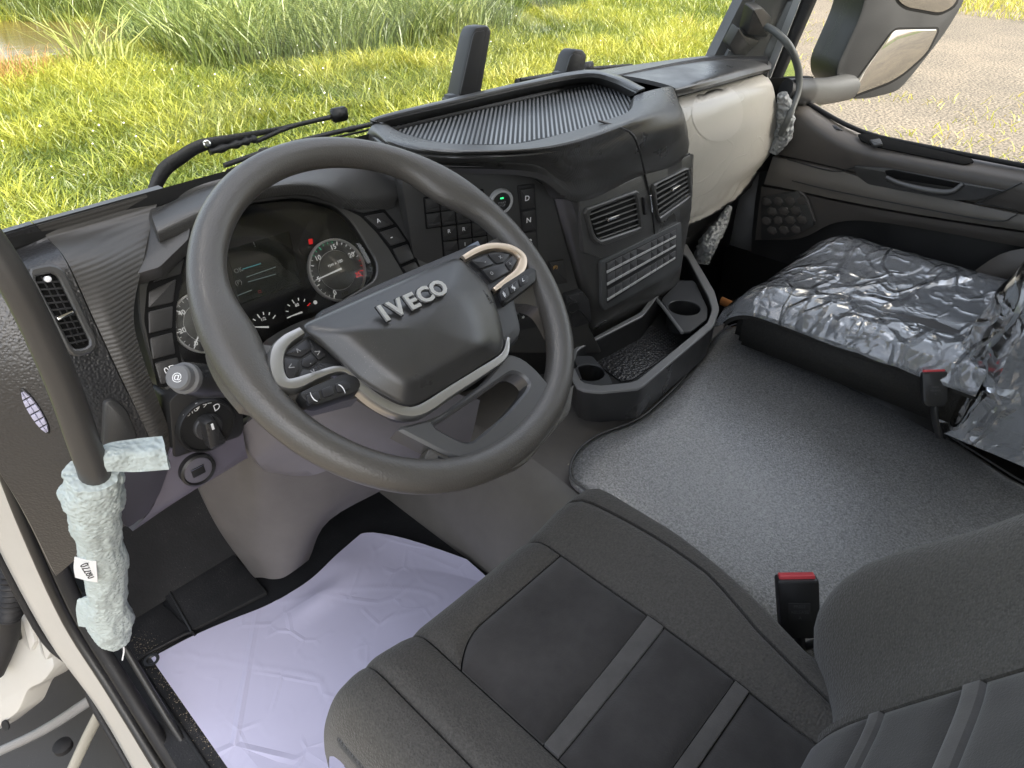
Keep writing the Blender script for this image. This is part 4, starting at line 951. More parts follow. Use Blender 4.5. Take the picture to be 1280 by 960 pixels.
# column shroud
COLM = mat('grey brown lower plastic', (.075, .07, .066), .48, .45, bump=('noise', 500, .25, .0008), var=.08, dust=.3)
CS = thing('steering_column', 'grey moulded steering column shroud under the wheel', 'steering column', V((.02, .18, .45)))
sheet('upper_shroud', [[V((-.09, .03, .70)), V((-.05, -.01, .735)), V((.03, -.01, .735)), V((.085, .03, .70))], [V((-.11, .12, .66)), V((-.06, .09, .70)), V((.04, .09, .70)), V((.10, .12, .66))], [V((-.12, .22, .60)), V((-.06, .20, .66)), V((.04, .20, .66)), V((.12, .22, .60))]], PLASTIC, CS, 5, 4, .02, back=(0, .3, -1))

# light switch pod, lower dash and column flank
LP = thing('light_switch_pod', 'grey pod, violet skylight painted in, with rotary light switch and round key socket', 'light switch', W(240, 620, y=.22))
PP = PL3(W(205, 545, y=.185), W(300, 512, y=.185), W(215, 600, y=.182))
plate('upper_face', [PP(*p) for p in ((210, 500), (230, 484), (300, 470), (304, 535), (300, 545), (216, 572))], PP.n, .003, BLACK, LP, bev=.002, rad=.006, base=.05)
sheet('lower_face', rows(
    [Y(214, 560, .184), Y(255, 556, .183), Y(303, 536, .186)],
    [Y(204, 590, .184), Y(250, 592, .180), Y(306, 556, .19)],
    [Y(192, 632, .19), Y(235, 616, .184), Y(308, 566, .20)],
    [Y(166, 664, .22), Y(228, 622, .21), Y(310, 572, .23)]), LAV, LP, 5, 5, .02, back=(0, 1, -.3))
plate('side_panel', [PP(*p) for p in ((140, 590), (196, 572), (214, 575), (200, 615), (186, 640), (160, 660), (150, 652))], PP.n, .002, mat('lavender-lit dark plastic', (.05, .047, .06), .5, .45), LP, bev=.002, rad=.006, base=.03)  # same violet skylight painted into the darker side
c = PP(256, 530, .003); rr_ = (PP(291, 522)-PP(219, 538)).length/2
dk = lathe('rotary_switch', PP, c, [(rr_, -.006), (rr_, .006), (rr_*.95, .010), (rr_*.90, .010), (rr_*.87, .006), (rr_*.5, .006)], BLACK, LP, 48)
lathe('dial_base', PP, c, [(rr_*.48, .004), (rr_*.48, .011), (rr_*.44, .013)], mat('switch grey', (.05, .05, .052), .4), dk, 32)
e1_, e2_ = PP(266, 552)-PP(254, 512), None; e1_.normalize(); e2_ = PP.n.cross(e1_)
plate('knob_grip', [c+PP.n*.012+e1_*a+e2_*b for a, b in ((-rr_*.52, -.010), (-rr_*.5, .006), (rr_*.62, .013), (rr_*.68, 0), (rr_*.62, -.013))], PP.n, .018, SATIN, dk, bev=.006, rad=.006, base=.002)
plate('pointer_mark', [c+PP.n*.0305+e1_*a+e2_*b for a, b in ((-rr_*.38, -.0028), (-rr_*.38, .0004), (-rr_*.16, .0004), (-rr_*.16, -.0028))], PP.n, .0005, PRINT, dk, rad=0, bev=.0001)
for s, px, py, z_ in (('AUTO', 238, 516, .0085), ('0', 246.5, 508, .014), ('><', 259, 505, .011), ('D', 271, 509, .014)):
    text('switch_print', s, PP(px, py, .0095), PP.u+PP.v*.15, PP.v, z_, PRINT, dk, ext=.0002)
c = PP(246, 586, .004); rr_ = (PP(268, 578)-PP(225, 594)).length/2
sk = lathe('key_socket', PP, c, [(rr_, -.006), (rr_, .006), (rr_*.88, .008), (rr_*.82, .004)], BLACK, LP, 40)
lathe('socket_face', PP, c, [(rr_*.8, 0), (rr_*.8, .005), (rr_*.7, .006)], mat('lavender-lit socket plastic', (.12, .115, .14), .45), sk, 32)  # socket colour carries the violet skylight too
plate('slot', [c+PP.n*.006+PP.u*a+PP.v*b for a, b in ((-.010, -.007), (.008, -.007), (.008, .008), (-.010, .008))], PP.n, .0012, BLACK, sk, bev=.0005, rad=.001)
plate('slot_edge', [c+PP.n*.0072+PP.u*a+PP.v*b for a, b in ((-.010, .006), (.008, .006), (.008, .0085), (-.010, .0085))], PP.n, .0010, CHROME, sk, bev=.0004, rad=0)
# flank of the column console down to the floor
FK = thing('column_console', 'tall grey moulded console running from the column to the floor', 'console', V((0, .35, 0)))
sheet('flank', rows(
    [Y(236, 560, .30), Y(290, 540, .26), Y(330, 520, .20), Y(420, 500, .15), Y(520, 520, .12), Y(540, 560, .16)],
    [Y(250, 610, .36), Y(295, 600, .31), Y(330, 592, .255), Y(400, 575, .215), Y(480, 580, .19), Y(500, 600, .23)],
    [Y(280, 670, .40), Y(308, 665, .345), Y(332, 660, .31), Y(366, 650, .275), Y(402, 645, .262), Y(412, 650, .31)],
    [Y(318, 722, .42), Y(328, 722, .37), Y(340, 724, .345), Y(354, 722, .325), Y(370, 712, .318), Y(386, 700, .36)]),
    mat('brown grey flank', (.13, .12, .112), .5, .45, bump=('noise', 500, .25, .0008), var=.12, vscale=9, dust=.3), FK, 5, 5, .015, back=(0, 1, 0))
sheet('column_cover', rows(
    [Y(300, 535, .20), Y(350, 500, .14), Y(430, 470, .10), Y(520, 480, .08), Y(600, 500, .10)],
    [Y(320, 575, .20), Y(372, 545, .14), Y(430, 530, .10), Y(520, 545, .08), Y(590, 545, .10)],
    [Y(335, 590, .235), Y(385, 595, .19), Y(440, 580, .15), Y(520, 580, .13), Y(580, 570, .15)]), mat('column grey', (.17, .16, .17), .46, .45, bump=('noise', 500, .2, .0006), var=.06), FK, 5, 5, .012, back=(0, 1, -.4))
tube('seam', [W(345, 562, y=.192), W(358, 575, y=.199), W(366, 592, y=.213)], .0016, BLACK, FK, 6, 3)
lo = sheet('knee_board', rows(
    [Y(540, 400, .20), Y(640, 420, .16), Y(720, 440, .14), Y(756, 440, .14)],
    [Y(560, 460, .26), Y(640, 470, .24), Y(700, 480, .22), Y(740, 470, .20)],
    [Y(560, 520, .36), Y(640, 520, .34), Y(690, 525, .32), Y(720, 510, .30)]), BLACK, FK, 4, 4, .01, back=(0, 1, 0))

# floor, toe board, tunnel
def st2(o): return tag(o, kind='structure')
TUNM = mat('brown grey tunnel plastic', (.15, .138, .125), .42, .45, bump=('noise', 420, .25, .0008), var=.15, vscale=7, rvar=.1)
st2(sheet('toe_board', [[V((-.352, .50, .003)), V((-.1, .50, .003)), V((.28, .50, .003))], [V((-.352, .60, .10)), V((-.1, .60, .10)), V((.30, .60, .10))], [V((-.352, .74, .35)), V((-.1, .74, .35)), V((.32, .74, .35))]], FLOORM, None, 4, 4, .01, back=(0, .7, -.7)))
st2(sheet('engine_tunnel', [
    [V((.232, .70, 0)), V((.232, .35, 0)), V((.236, .10, 0)), V((.25, -.3, 0)), V((.25, -1.15, 0))],
    [V((.25, .70, .12)), V((.25, .35, .12)), V((.26, .08, .12)), V((.28, -.3, .12)), V((.28, -1.15, .12))],
    [V((.30, .70, .26)), V((.30, .35, .26)), V((.315, .05, .27)), V((.32, -.3, .215)), V((.32, -1.15, .13))],
    [V((.36, .70, .278)), V((.36, .35, .278)), V((.37, .03, .291)), V((.37, -.3, .225)), V((.37, -1.15, .14))],
    [V((.65, .70, .278)), V((.65, .35, .278)), V((.65, .02, .296)), V((.65, -.3, .225)), V((.65, -1.15, .14))],
    [V((1.02, .70, .278)), V((1.02, .35, .278)), V((1.03, .02, .291)), V((1.0, -.3, .225)), V((1.0, -1.15, .14))],
    [V((1.10, .70, .2)), V((1.10, .35, .2)), V((1.10, .02, .2)), V((1.06, -.3, .18)), V((1.06, -1.15, .12))],
    [V((1.12, .70, 0)), V((1.12, .35, 0)), V((1.12, .02, 0)), V((1.08, -.3, 0)), V((1.08, -1.15, 0))]], TUNM, None, 5, 4, .01, back=(0, 0, -1)))
# grey rubber mat on the tunnel
def mat_mat():
    mt = bpy.data.materials.new('speckled rubber mat'); mt.use_nodes = True; t = mt.node_tree; b = t.nodes['Principled BSDF']; b.inputs['Roughness'].default_value = .30; b.inputs['Specular IOR Level'].default_value = 1.0
    tc = t.nodes.new('ShaderNodeTexCoord'); vz = t.nodes.new('ShaderNodeTexVoronoi'); vz.inputs['Scale'].default_value = 340; n2 = t.nodes.new('ShaderNodeTexNoise'); n2.inputs['Scale'].default_value = 260; n2.inputs['Detail'].default_value = 4; n2.inputs['Roughness'].default_value = .8
    n3 = t.nodes.new('ShaderNodeTexNoise'); n3.inputs['Scale'].default_value = 5; n3.inputs['Detail'].default_value = 5
    for q in (vz, n2, n3): t.links.new(tc.outputs['Object'], q.inputs['Vector'])
    rp = t.nodes.new('ShaderNodeValToRGB'); rp.color_ramp.elements[0].color = (.10, .10, .10, 1); rp.color_ramp.elements[1].color = (.42, .42, .415, 1); rp.color_ramp.elements[0].position = .36; rp.color_ramp.elements[1].position = .64
    t.links.new(n2.outputs[0], rp.inputs[0]); mx = t.nodes.new('ShaderNodeMix'); mx.data_type = 'RGBA'; mx.blend_type = 'MULTIPLY'; mx.inputs['Factor'].default_value = .35
    t.links.new(rp.outputs[0], mx.inputs['A']); t.links.new(n3.outputs[0], mx.inputs['B']); t.links.new(mx.outputs['Result'], b.inputs['Base Color'])
    bp = t.nodes.new('ShaderNodeBump'); bp.inputs['Strength'].default_value = .5; bp.inputs['Distance'].default_value = .0009; t.links.new(vz.outputs['Distance'], bp.inputs['Height']); t.links.new(bp.outputs[0], b.inputs['Normal'])
    return mt
MATM = mat_mat()
def tun_z(x, y): # top of the tunnel under the mat
    t = max(0, min(1, (.02-y)/.67)); return .318-.085*t**1.0
MZ = lambda px, py: None
edge = []
for px, py in ((712, 600), (712, 582), (722, 563), (745, 545), (800, 526), (850, 480), (880, 440), (900, 415), (918, 406), (938, 405), (962, 410), (985, 420), (1100, 492), (1200, 555), (1290, 612)):
    z_ = .318
    for _ in range(8): p = W(px, py, z=z_); z_ = tun_z(p.x, p.y)
    edge.append(V((p.x, p.y, z_)))
edge += [V((1.0, -1.1, tun_z(1, -1.1))), V((.35, -1.1, tun_z(.35, -1.1))), V((.325, -.5, tun_z(.3, -.5)))]
def mat_sheet():
    """mat as a fine fan of rings so that it can sag softly"""
    E_ = resample(rounded(edge, .05, 6), 240); c = V((.68, -.42, tun_z(.68, -.42))); K = 24; vs = []; fs = []
    def hz(p): return .004+.0025*noise.noise(V((p.x*6, p.y*6, 0)))+.004*noise.noise(V((p.x*2.5, p.y*2.5, 4)))
    for k in range(K):
        t = 1-k/K
        for e in E_:
            p = c.lerp(e, t); z_ = tun_z(p.x, p.y)+.004+hz(p)*min(1, (1-t)*8); vs.append(V((p.x, p.y, z_-(.006 if k == 0 else 0))))
    N = 240; vs.append(c+V((0, 0, .004+hz(c))))
    vs0 = [V((v.x, v.y, v.z-.012)) for v in vs[:N]]
    for k in range(K-1):
        for i in range(N): fs.append((k*N+i, k*N+(i+1) % N, (k+1)*N+(i+1) % N, (k+1)*N+i))
    b = (K-1)*N; q = len(vs)-1
    for i in range(N): fs.append((b+i, b+(i+1) % N, q))
    o = len(vs); vs += vs0
    for i in range(N): fs.append((i, (i+1) % N, o+(i+1) % N, o+i))
    vs.append(c+V((0, 0, -.02)))
    for i in range(N): fs.append((o+i, o+(i+1) % N, len(vs)-1))
    m_ = new('floor_mat', vs, fs, MATM, None); tag(m_, 'grey speckled rubber mat over the engine tunnel between the seats', 'mat')
    lp_ = [v+V((0, 0, .003)) for v in E_]
    tube('edge_piping', lp_, .0022, mat('grey piping', (.08, .08, .08), .5), m_, 6, 1, closed=True)
mat_sheet()

# storage tray at the foot of the stack
TY = thing('storage_tray', 'black storage tray with two cup holders below the centre stack', 'storage tray', W(800, 470, z=.32))
TZt = .402; FLZ = .342
def tz(px, py, z_=TZt): return W(px, py, z=z_)
rim_o = [tz(*p) for p in ((708, 462), (722, 488), (748, 492), (800, 487), (892, 409), (899, 388), (893, 366), (858, 306), (846, 306), (846, 330), (800, 392), (718, 436))]
rim_i = [tz(*p) for p in ((716, 458), (727, 480), (750, 484), (794, 479), (884, 405), (890, 388), (885, 372), (858, 322), (852, 318), (846, 340), (804, 396), (722, 438))]
frame('rim', resample(rounded(rim_o, .005), 96), resample(rounded(rim_i, .010), 96), (0, 0, 1), .004, mat('tray edge', (.20, .20, .20), .3, .5), TY, bev=.0015, base=.002)
o_ = resample(rounded(rim_o, .005), 96); lo_ = [V((p.x, p.y, .322)) for p in o_]; cen = sum(lo_, V((0, 0, 0)))/96
lo_ = [p.lerp(cen, .04) for p in lo_]
new('outer_wall', o_+lo_, [(i, (i+1) % 96, 96+(i+1) % 96, 96+i) for i in range(96)]+[tuple(range(191, 95, -1))], SATIN, TY, sharp=.7)
i_ = resample(rounded(rim_i, .010), 96); li = [V((p.x, p.y, FLZ)) for p in i_]
new('inner_wall', i_+li, [(i, (i+1) % 96, 96+(i+1) % 96, 96+i) for i in range(96)]+[tuple(range(191, 95, -1))], BLACK, TY, sharp=.7)
MTR = mat('dotted tray mat', (.022, .022, .023), .35, .5, bump=('leather', 170, .9, .003))
tm = plate('tray_mat', [tz(*p, FLZ) for p in ((724, 440), (800, 400), (822, 412), (850, 434), (790, 476), (776, 478))], (0, 0, 1), .003, MTR, TY, rad=.006, bev=.001)
def studs():
    a, b, c_ = tz(726, 441, FLZ+.003), tz(806, 401, FLZ+.003), tz(786, 474, FLZ+.003); vs = []; fs = []
    for i in range(30):
        for j in range(15):
            p = a+(b-a)*((i+.5*(j % 2))/30)+(c_-a)*(j/15); k = len(vs); s = .0016
            vs += [p+V((s, 0, 0)), p+V((0, s, 0)), p+V((-s, 0, 0)), p+V((0, -s, 0)), p+V((0, 0, .0014))]
            fs += [(k, k+1, k+4), (k+1, k+2, k+4), (k+2, k+3, k+4), (k+3, k, k+4)]
    o = new('mat_studs', vs, fs, mat('stud', (.035, .035, .037), .35), tm, smooth=False); o['kind'] = 'stuff'
studs()
HZ = PL(V((0, 0, TZt-.012)), V((0, 0, 1)), up=V((0, 1, 0)))
def cup(pix, cpix, r, lab):
    q = rounded([tz(*p, TZt-.012) for p in pix], .006); c = tz(*cpix, TZt-.012)
    N = 48; O = resample(q, N)
    # start the hole outline at the angle of the outer points so the ring does not twist
    I = []
    for p in O:
        d = (p-c); d.z = 0; d.normalize(); I.append(c+d*r)
    f = frame('cup_holder', O, I, (0, 0, 1), .003, mat('cup plate', (.06, .062, .065), .3, .5), TY, bev=.001, base=.002); f['label'] = lab
    rings = [I, [V((p.x, p.y, FLZ-.03)) for p in I]]
    new('well', [p for r_ in rings for p in r_], [(i, (i+1) % N, N+(i+1) % N, N+i) for i in range(N)]+[tuple(range(2*N-1, N-1, -1))], BLACK, f, sharp=.8)
cup(((826, 376), (848, 352), (868, 352), (884, 386), (884, 400), (862, 416), (852, 416)), (855, 386), .037, 'right hand cup holder')
cup(((716, 446), (740, 446), (762, 472), (766, 482), (750, 483), (728, 479)), (737, 467), .030, 'left hand cup holder')
tube('divider', [tz(821, 374), tz(835, 392), tz(853, 416)], .004, mat('tray edge', (.20, .20, .20), .3, .5), TY, 8, 3)

# ---------------------------------------------------------------- driver seat
FAB = mat('woven bolster fabric', (.080, .074, .066), .85, .25, bump=('leather', 430, .9, .0012), var=.30, vscale=330, sheen=.2)
SUE = mat('suede insert', (.050, .046, .044), .95, .15, bump=('noise', 500, .4, .001), var=.35, vscale=9, sheen=.3)
STR = mat('seat stripe', (.098, .092, .087), .9, .2, bump=('noise', 600, .3, .001), var=.15, vscale=30, sheen=.3)
SEAM = mat('seam thread', (.012, .012, .012), .8, .2)
DS = thing('driver_seat', 'dark fabric driver seat with suede inserts and lateral stripes', 'seat', (-.02, -.42, 0))
XL, XR, S1x, S2x = -.272, .240, -.133, .080; YF, YB = -.158, -.66
def XRf(y): return .240-.05*max(0, min(1, (-.33-y)/.22))**1.3
def hseat(x, y):
    z_ = .442+.02*max(0, (-.22-y))*0
    XE = XRf(y); u = (x-(XL+XR)/2)/((XR-XL)/2) if x < -.016 else (x+.016)/(XE+.016)
    z_ += .016*math.exp(-((abs(u)-.72)/.20)**2)                    # bolsters
    e = max(0, abs(u)-.86)/.14; z_ -= .075*(1-math.sqrt(max(0, 1-min(1, e)**2)))
    f = max(0, y-(YF-.060))/.060; z_ -= .10*(1-math.sqrt(max(0, 1-min(1, f)**2)))
    z_ -= .018*math.exp(-((y+.60)/.10)**2)                         # dips under the backrest
    z_ += .0022*noise.noise(V((x*9, y*9, 2)))
    return z_
def cosp(n): return [.5-.5*math.cos(math.pi*i/n) for i in range(n+1)]
def panel(name, x0f, x1f, y0f, y1f, m, parent, hf, n1=26, n2=26, lift=.0, edge=.007, ew=.008, axis='z', th=.02):
    P = []
    for s in cosp(n1):
        r_ = []
        for t in cosp(n2):
            xa, xb = x0f(t) if callable(x0f) else x0f, x1f(t) if callable(x1f) else x1f
            x = xa+(xb-xa)*s
            ya, yb = y0f(s) if callable(y0f) else y0f, y1f(s) if callable(y1f) else y1f
            y = ya+(yb-ya)*t
            d = min(abs(x-xa), abs(xb-x), abs(y-ya), abs(yb-y)); k = lift-edge*math.exp(-(d/ew)**1.2)
            if axis == 'z': r_.append(V((x, y, hf(x, y)+k)))
            else: r_.append(V((x, hf(x, y)+k, y)))
        P.append(r_)
    return gridmesh(name, P, m, parent, th, back=(0, 0, -1) if axis == 'z' else (0, -1, 0))
# body under the cover
panel('cushion_base', XL+.004, lambda t: XRf(YF+(YB-YF)*t)-.004, YF-.004, YB, SEAM, DS, lambda x, y: hseat(x, y)-.011, 40, 40, edge=0)
box('cushion_side', (XL+.001, YB+.02, .315), (XR-.07, YF-.030, .418), FAB, DS, bev=.02); box('seat_pan', (XL+.06, -.62, .20), (XR-.06, -.24, .375), BLACK, DS, bev=.02); box('seat_base', (XL+.08, -.60, 0), (XR-.08, -.30, .21), BLACK, DS, bev=.02)
g = .0016
arcf = lambda s: -.236-.030*(max(0, (.30-s)/.30))**2-.004*s
panel('front_roll', S1x+g, S2x-g, YF, lambda s: arcf(s)+g, FAB, DS, hseat)
panel('centre_insert', S1x+g, S2x-g, lambda s: arcf(s)-g, lambda s: -.393+.012*s, SUE, DS, hseat)
panel('stripe', S1x+g, S2x-g, lambda s: -.395+.012*s, lambda s: -.414+.008*s, STR, DS, hseat, 20, 8, lift=-.003, edge=.001, ew=.004)
panel('centre_insert', S1x+g, S2x-g, lambda s: -.416+.008*s, lambda s: -.505+.002*s, SUE, DS, hseat)
panel('stripe', S1x+g, S2x-g, lambda s: -.507+.002*s, lambda s: -.524+.002*s, STR, DS, hseat, 20, 8, lift=-.003, edge=.001, ew=.004)
panel('centre_insert', S1x+g, S2x-g, lambda s: -.526+.002*s, YB+.005, SUE, DS, hseat)
panel('left_bolster', -.205+g, S1x-g, YF, YB+.005, FAB, DS, hseat)
panel('left_bolster', XL, -.205-g, YF, YB+.005, FAB, DS, hseat, edge=.004)
rs_ = lambda t: .165+.020*math.sin(min(1, t*1.5)*math.pi)-.10*max(0, t-.5)
panel('right_bolster', S2x+g, lambda t: rs_(t)-g, YF, YB+.005, FAB, DS, hseat)
panel('right_bolster', lambda t: rs_(t)+g, lambda t: XRf(YF+(YB+.005-YF)*t), YF, YB+.005, FAB, DS, hseat, edge=.004)
# backrest
def hback(x, z_):
    y = -.602-(z_-.45)*.46
    u = (x+.02)/.27
    y += (.062+.034*math.exp(-((z_-.57)/.10)**2))*math.exp(-((abs(u)-.80)/.24)**2)
    e = max(0, abs(u)-.84)/.16; y -= .11*(1-math.sqrt(max(0, 1-min(1, e)**2)))
    lo = max(0, .50-z_)/.10; y -= .05*min(1, lo)**2*(1 if abs(u) > .4 else .4)
    return y
BXL, BXR = -.29, .252
panel('backrest_shell', BXL+.003, BXR-.003, .40, 1.06, SEAM, DS, lambda x, z_: hback(x, z_)-.011, 36, 36, edge=0, axis='y', th=.10)
zs = [.41, .515, .530, .62, .638, .74, .758, .87, 1.06]
for i in range(8):
    st_ = i % 2 == 1
    panel('back_stripe' if st_ else 'back_insert', S1x+g, S2x-g, zs[i]+g*.6, zs[i+1]-g*.6, STR if st_ else SUE, DS, hback, 20, 8 if st_ else 20, edge=.003 if st_ else .007, ew=.004 if st_ else .008, axis='y')
panel('back_bolster', S2x+g, BXR, .40, 1.06, FAB, DS, hback, axis='y', edge=.006)
panel('back_bolster', BXL, S1x-g, .40, 1.06, FAB, DS, hback, axis='y', edge=.006)
# belt buckle on its stalk
REDP = mat('red buckle plastic', (.62, .06, .07), .45, .5)
def buckle(parent, c, n, up, sc=1.0):
    B_ = PL(c, n, up=up)
    P = lambda a, b, o=0: c+B_.u*(a*sc)+B_.v*(b*sc)+B_.n*(o*sc)
    b_ = plate('belt_buckle', [P(-.027, .042), P(.027, .042), P(.026, -.030), P(.018, -.042), P(-.018, -.042), P(-.026, -.030)], B_.n, .014*sc, BLACK, parent, bev=.004*sc, rad=.005*sc, base=.008*sc)
    tp = PL(P(0, .042, .003), B_.v, up=B_.n)
    plate('red_button', [P(-.023, .0425, .010), P(.023, .0425, .010), P(.023, .0425, -.004), P(-.023, .0425, -.004)], B_.v, .004*sc, REDP, b_, bev=.0015*sc, rad=.002, base=.002)
    plate('label_plate', [P(-.014, .010, .014), P(.014, .010, .014), P(.014, -.016, .014), P(-.014, -.016, .014)], B_.n, .0006, mat('embossed black', (.02, .02, .02), .6), b_, bev=.0002, rad=.001)
    for j in range(3): text('embossed_print', ('PRESS', 'RELEASE', 'A')[j], P(0, .005-.008*j, .0147), B_.u, B_.v, .006*sc, mat('faint print', (.06, .06, .06), .6), b_, ext=.0001)
    tube('stalk', [P(0, -.038, .002), P(.001, -.07, .0), P(.012, -.12, -.01)], .010*sc, BLACK, b_, 10, 3, flat=.6)
    return b_
buckle(DS, W(997, 757, x=.272), V((-.72, -.42, .42)), V((.10, .30, 1)))
ad = [W(1000, 808, x=.262), W(1030, 800, x=.255), W(1040, 800, x=.25)]
tube('recline_lever', [W(992, 816, x=.262), W(1012, 806, x=.262), W(1040, 800, x=.262)], [.006, .008, .008], SATIN, DS, 10, 4, flat=.7)
box('adjuster_cover', W(1012, 850, x=.21)-V((0, 0, .03)), W(1012, 850, x=.21)+V((.03, .03, .012)), BLACK, DS, bev=.008)

# ---------------------------------------------------------------- passenger seat under plastic
PS = thing('passenger_seat', 'dark passenger seat wrapped in clear plastic', 'seat', (1.13, -.28, 0))
DARKF = mat('dark seat fabric', (.035, .034, .032), .85, .25, bump=('leather', 430, .8, .001), var=.2, vscale=300)
PXL, PXR, PYF, PYB = .893, 1.385, -.045, -.545
def hps(x, y):
    u = (x-(PXL+PXR)/2)/((PXR-PXL)/2); z_ = .462+.010*math.exp(-((abs(u)-.7)/.2)**2)
    e = max(0, abs(u)-.92)/.08; z_ -= .022*(1-math.sqrt(max(0, 1-min(1, e)**2)))
    f = max(0, y-(PYF-.09))/.09; z_ -= .06*(1-math.sqrt(max(0, 1-min(1, f)**2)))
    return z_
panel('cushion', PXL, PXR, PYF, PYB, DARKF, PS, hps, 30, 30, edge=0)
panel('centre_insert', PXL+.11, PXR-.11, PYF-.09, PYB, SUE, PS, hps, 20, 20, lift=.004, edge=.006)
box('cushion_side', (PXL+.002, PYB, .335), (PXR-.002, PYF-.02, .452), DARKF, PS, bev=.02); box('seat_base', (PXL+.10, PYB, 0), (PXR-.05, PYF-.16, .34), BLACK, PS, bev=.02)
def hpb(x, z_):
    u = (x-(PXL+PXR)/2-.01)/((PXR-PXL)/2)
    y = -.535-.12*(z_-.45)+.03*math.exp(-((abs(u)-.75)/.2)**2)
    e = max(0, abs(u)-.84)/.16; y -= .10*(1-math.sqrt(max(0, 1-min(1, e)**2)))
    return y
panel('backrest', PXL+.015, PXR+.015, .38, 1.0, DARKF, PS, hpb, 30, 30, edge=0, axis='y', th=.10)
box('backrest_core', (PXL+.03, -.76, .36), (PXR, -.625, 1.0), DARKF, PS, bev=.03)
buckle(PS, W(1167, 486, x=.878), V((-.75, -.35, .45)), V((.10, .30, 1)), .78)
def plastic_mat():
    mt = bpy.data.materials.new('clear plastic'); mt.use_nodes = True; t = mt.node_tree; t.nodes.clear()
    o = t.nodes.new('ShaderNodeOutputMaterial'); tr = t.nodes.new('ShaderNodeBsdfTransparent'); tr.inputs[0].default_value = (.93, .94, .95, 1)
    gl = t.nodes.new('ShaderNodeBsdfGlossy'); gl.inputs['Roughness'].default_value = .14; df = t.nodes.new('ShaderNodeBsdfDiffuse'); df.inputs[0].default_value = (.75, .78, .82, 1)
    tc = t.nodes.new('ShaderNodeTexCoord')
    hh = crease_height(t, tc.outputs['Object'], [(4, .9, (.7, 1.9, 1.2), .045, .9), (6.5, -.35, (.7, 1.9, 1.2), .045, .5), (15, .3, (1, 1.3, 1), .06, .16)])
    bp = t.nodes.new('ShaderNodeBump'); bp.inputs['Strength'].default_value = 1; bp.inputs['Distance'].default_value = .006; t.links.new(hh, bp.inputs['Height'])
    t.links.new(bp.outputs[0], gl.inputs['Normal'])
    fr = t.nodes.new('ShaderNodeFresnel'); fr.inputs[0].default_value = 1.55; t.links.new(bp.outputs[0], fr.inputs['Normal'])
    ml = t.nodes.new('ShaderNodeMath'); ml.operation = 'MULTIPLY_ADD'; ml.inputs[1].default_value = 1.6; ml.inputs[2].default_value = .04; ml.use_clamp = True; t.links.new(fr.outputs[0], ml.inputs[0])
    m0 = t.nodes.new('ShaderNodeMixShader'); m0.inputs[0].default_value = .22; t.links.new(tr.outputs[0], m0.inputs[1]); t.links.new(df.outputs[0], m0.inputs[2])
    m1 = t.nodes.new('ShaderNodeMixShader'); t.links.new(ml.outputs[0], m1.inputs[0]); t.links.new(m0.outputs[0], m1.inputs[1]); t.links.new(gl.outputs[0], m1.inputs[2]); t.links.new(m1.outputs[0], o.inputs[0])
    return mt
CLEAR = plastic_mat()
def ridged(p, s): return 1-abs(noise.noise(p*s))*2
def cover():
    n1, n2 = 90, 90; P = []
    for i in range(n1+1):
        r_ = []
        for j in range(n2+1):
            s, t = -.03+1.15*i/n1, -.10+1.16*j/n2
            x = PXL+(PXR-PXL)*min(1.0, max(0, s)); y = PYF+(PYB-PYF)*min(1, max(0, t))
            z_ = hps(x, y)
            over = max(0, -s, s-1); fo = max(0, -t)
            x += -.012-over*.02 if s < 0 else (.012 if s > 1 else 0); y += (.014+fo*.05) if t < 0 else 0
            z_ -= over*(.34 if s < 0 else 1.0)+fo*.35
            p = V((x, y, z_)); w_ = .005+.010*max(0, ridged(V((x*.9+y*1.0, y*1.0-x*.7, 3)), 4)-.84)*2+.0022*noise.noise(V((x*13, y*13, 1)))
            w_ = max(w_, .002)+.004*min(1, over*9+fo*9)*(1+noise.noise(V((x*20, y*20, z_*20))))
            d = V(((s-.5)*.5, -(t-.5)*.5, .7)).normalized(); r_.append(p+d*w_)
        P.append(r_)
    o = gridmesh('plastic_seat_cover', P, CLEAR, None, .0008, back=(0, 0, -1)); tag(o, 'crumpled clear plastic draped over the passenger seat cushion', 'plastic cover')
    P = []
    for i in range(n1+1):
        r_ = []
        for j in range(n2+1):
            s, zz = -.16+1.3*i/n1, .34+.64*j/n2
            x = PXL+.015+(PXR-PXL)*min(1, max(0, s)); y = hpb(x, max(.38, zz)); over = max(0, -s, s-1)
            x += -.02-over*.05 if s < 0 else 0; y -= over*1.2
            w_ = .010+.02*max(0, ridged(V((x*2.4, zz, 8)), 5)-.45)+.012*noise.noise(V((x*22, zz*14, 5)))
            low = max(0, .50-zz)/.16; w_ += .035*low*(.6+.6*noise.noise(V((x*9, zz*9, 2))))
            r_.append(V((x-.01*low, y+w_, zz))+V((-.02*over*6*noise.noise(V((y*14, zz*12, 0))), 0, 0)))
        P.append(r_)
    o = gridmesh('plastic_backrest_cover', P, CLEAR, None, .0008, back=(0, -1, 0)); tag(o, 'bulky clear plastic bag over the passenger backrest', 'plastic cover')
cover()

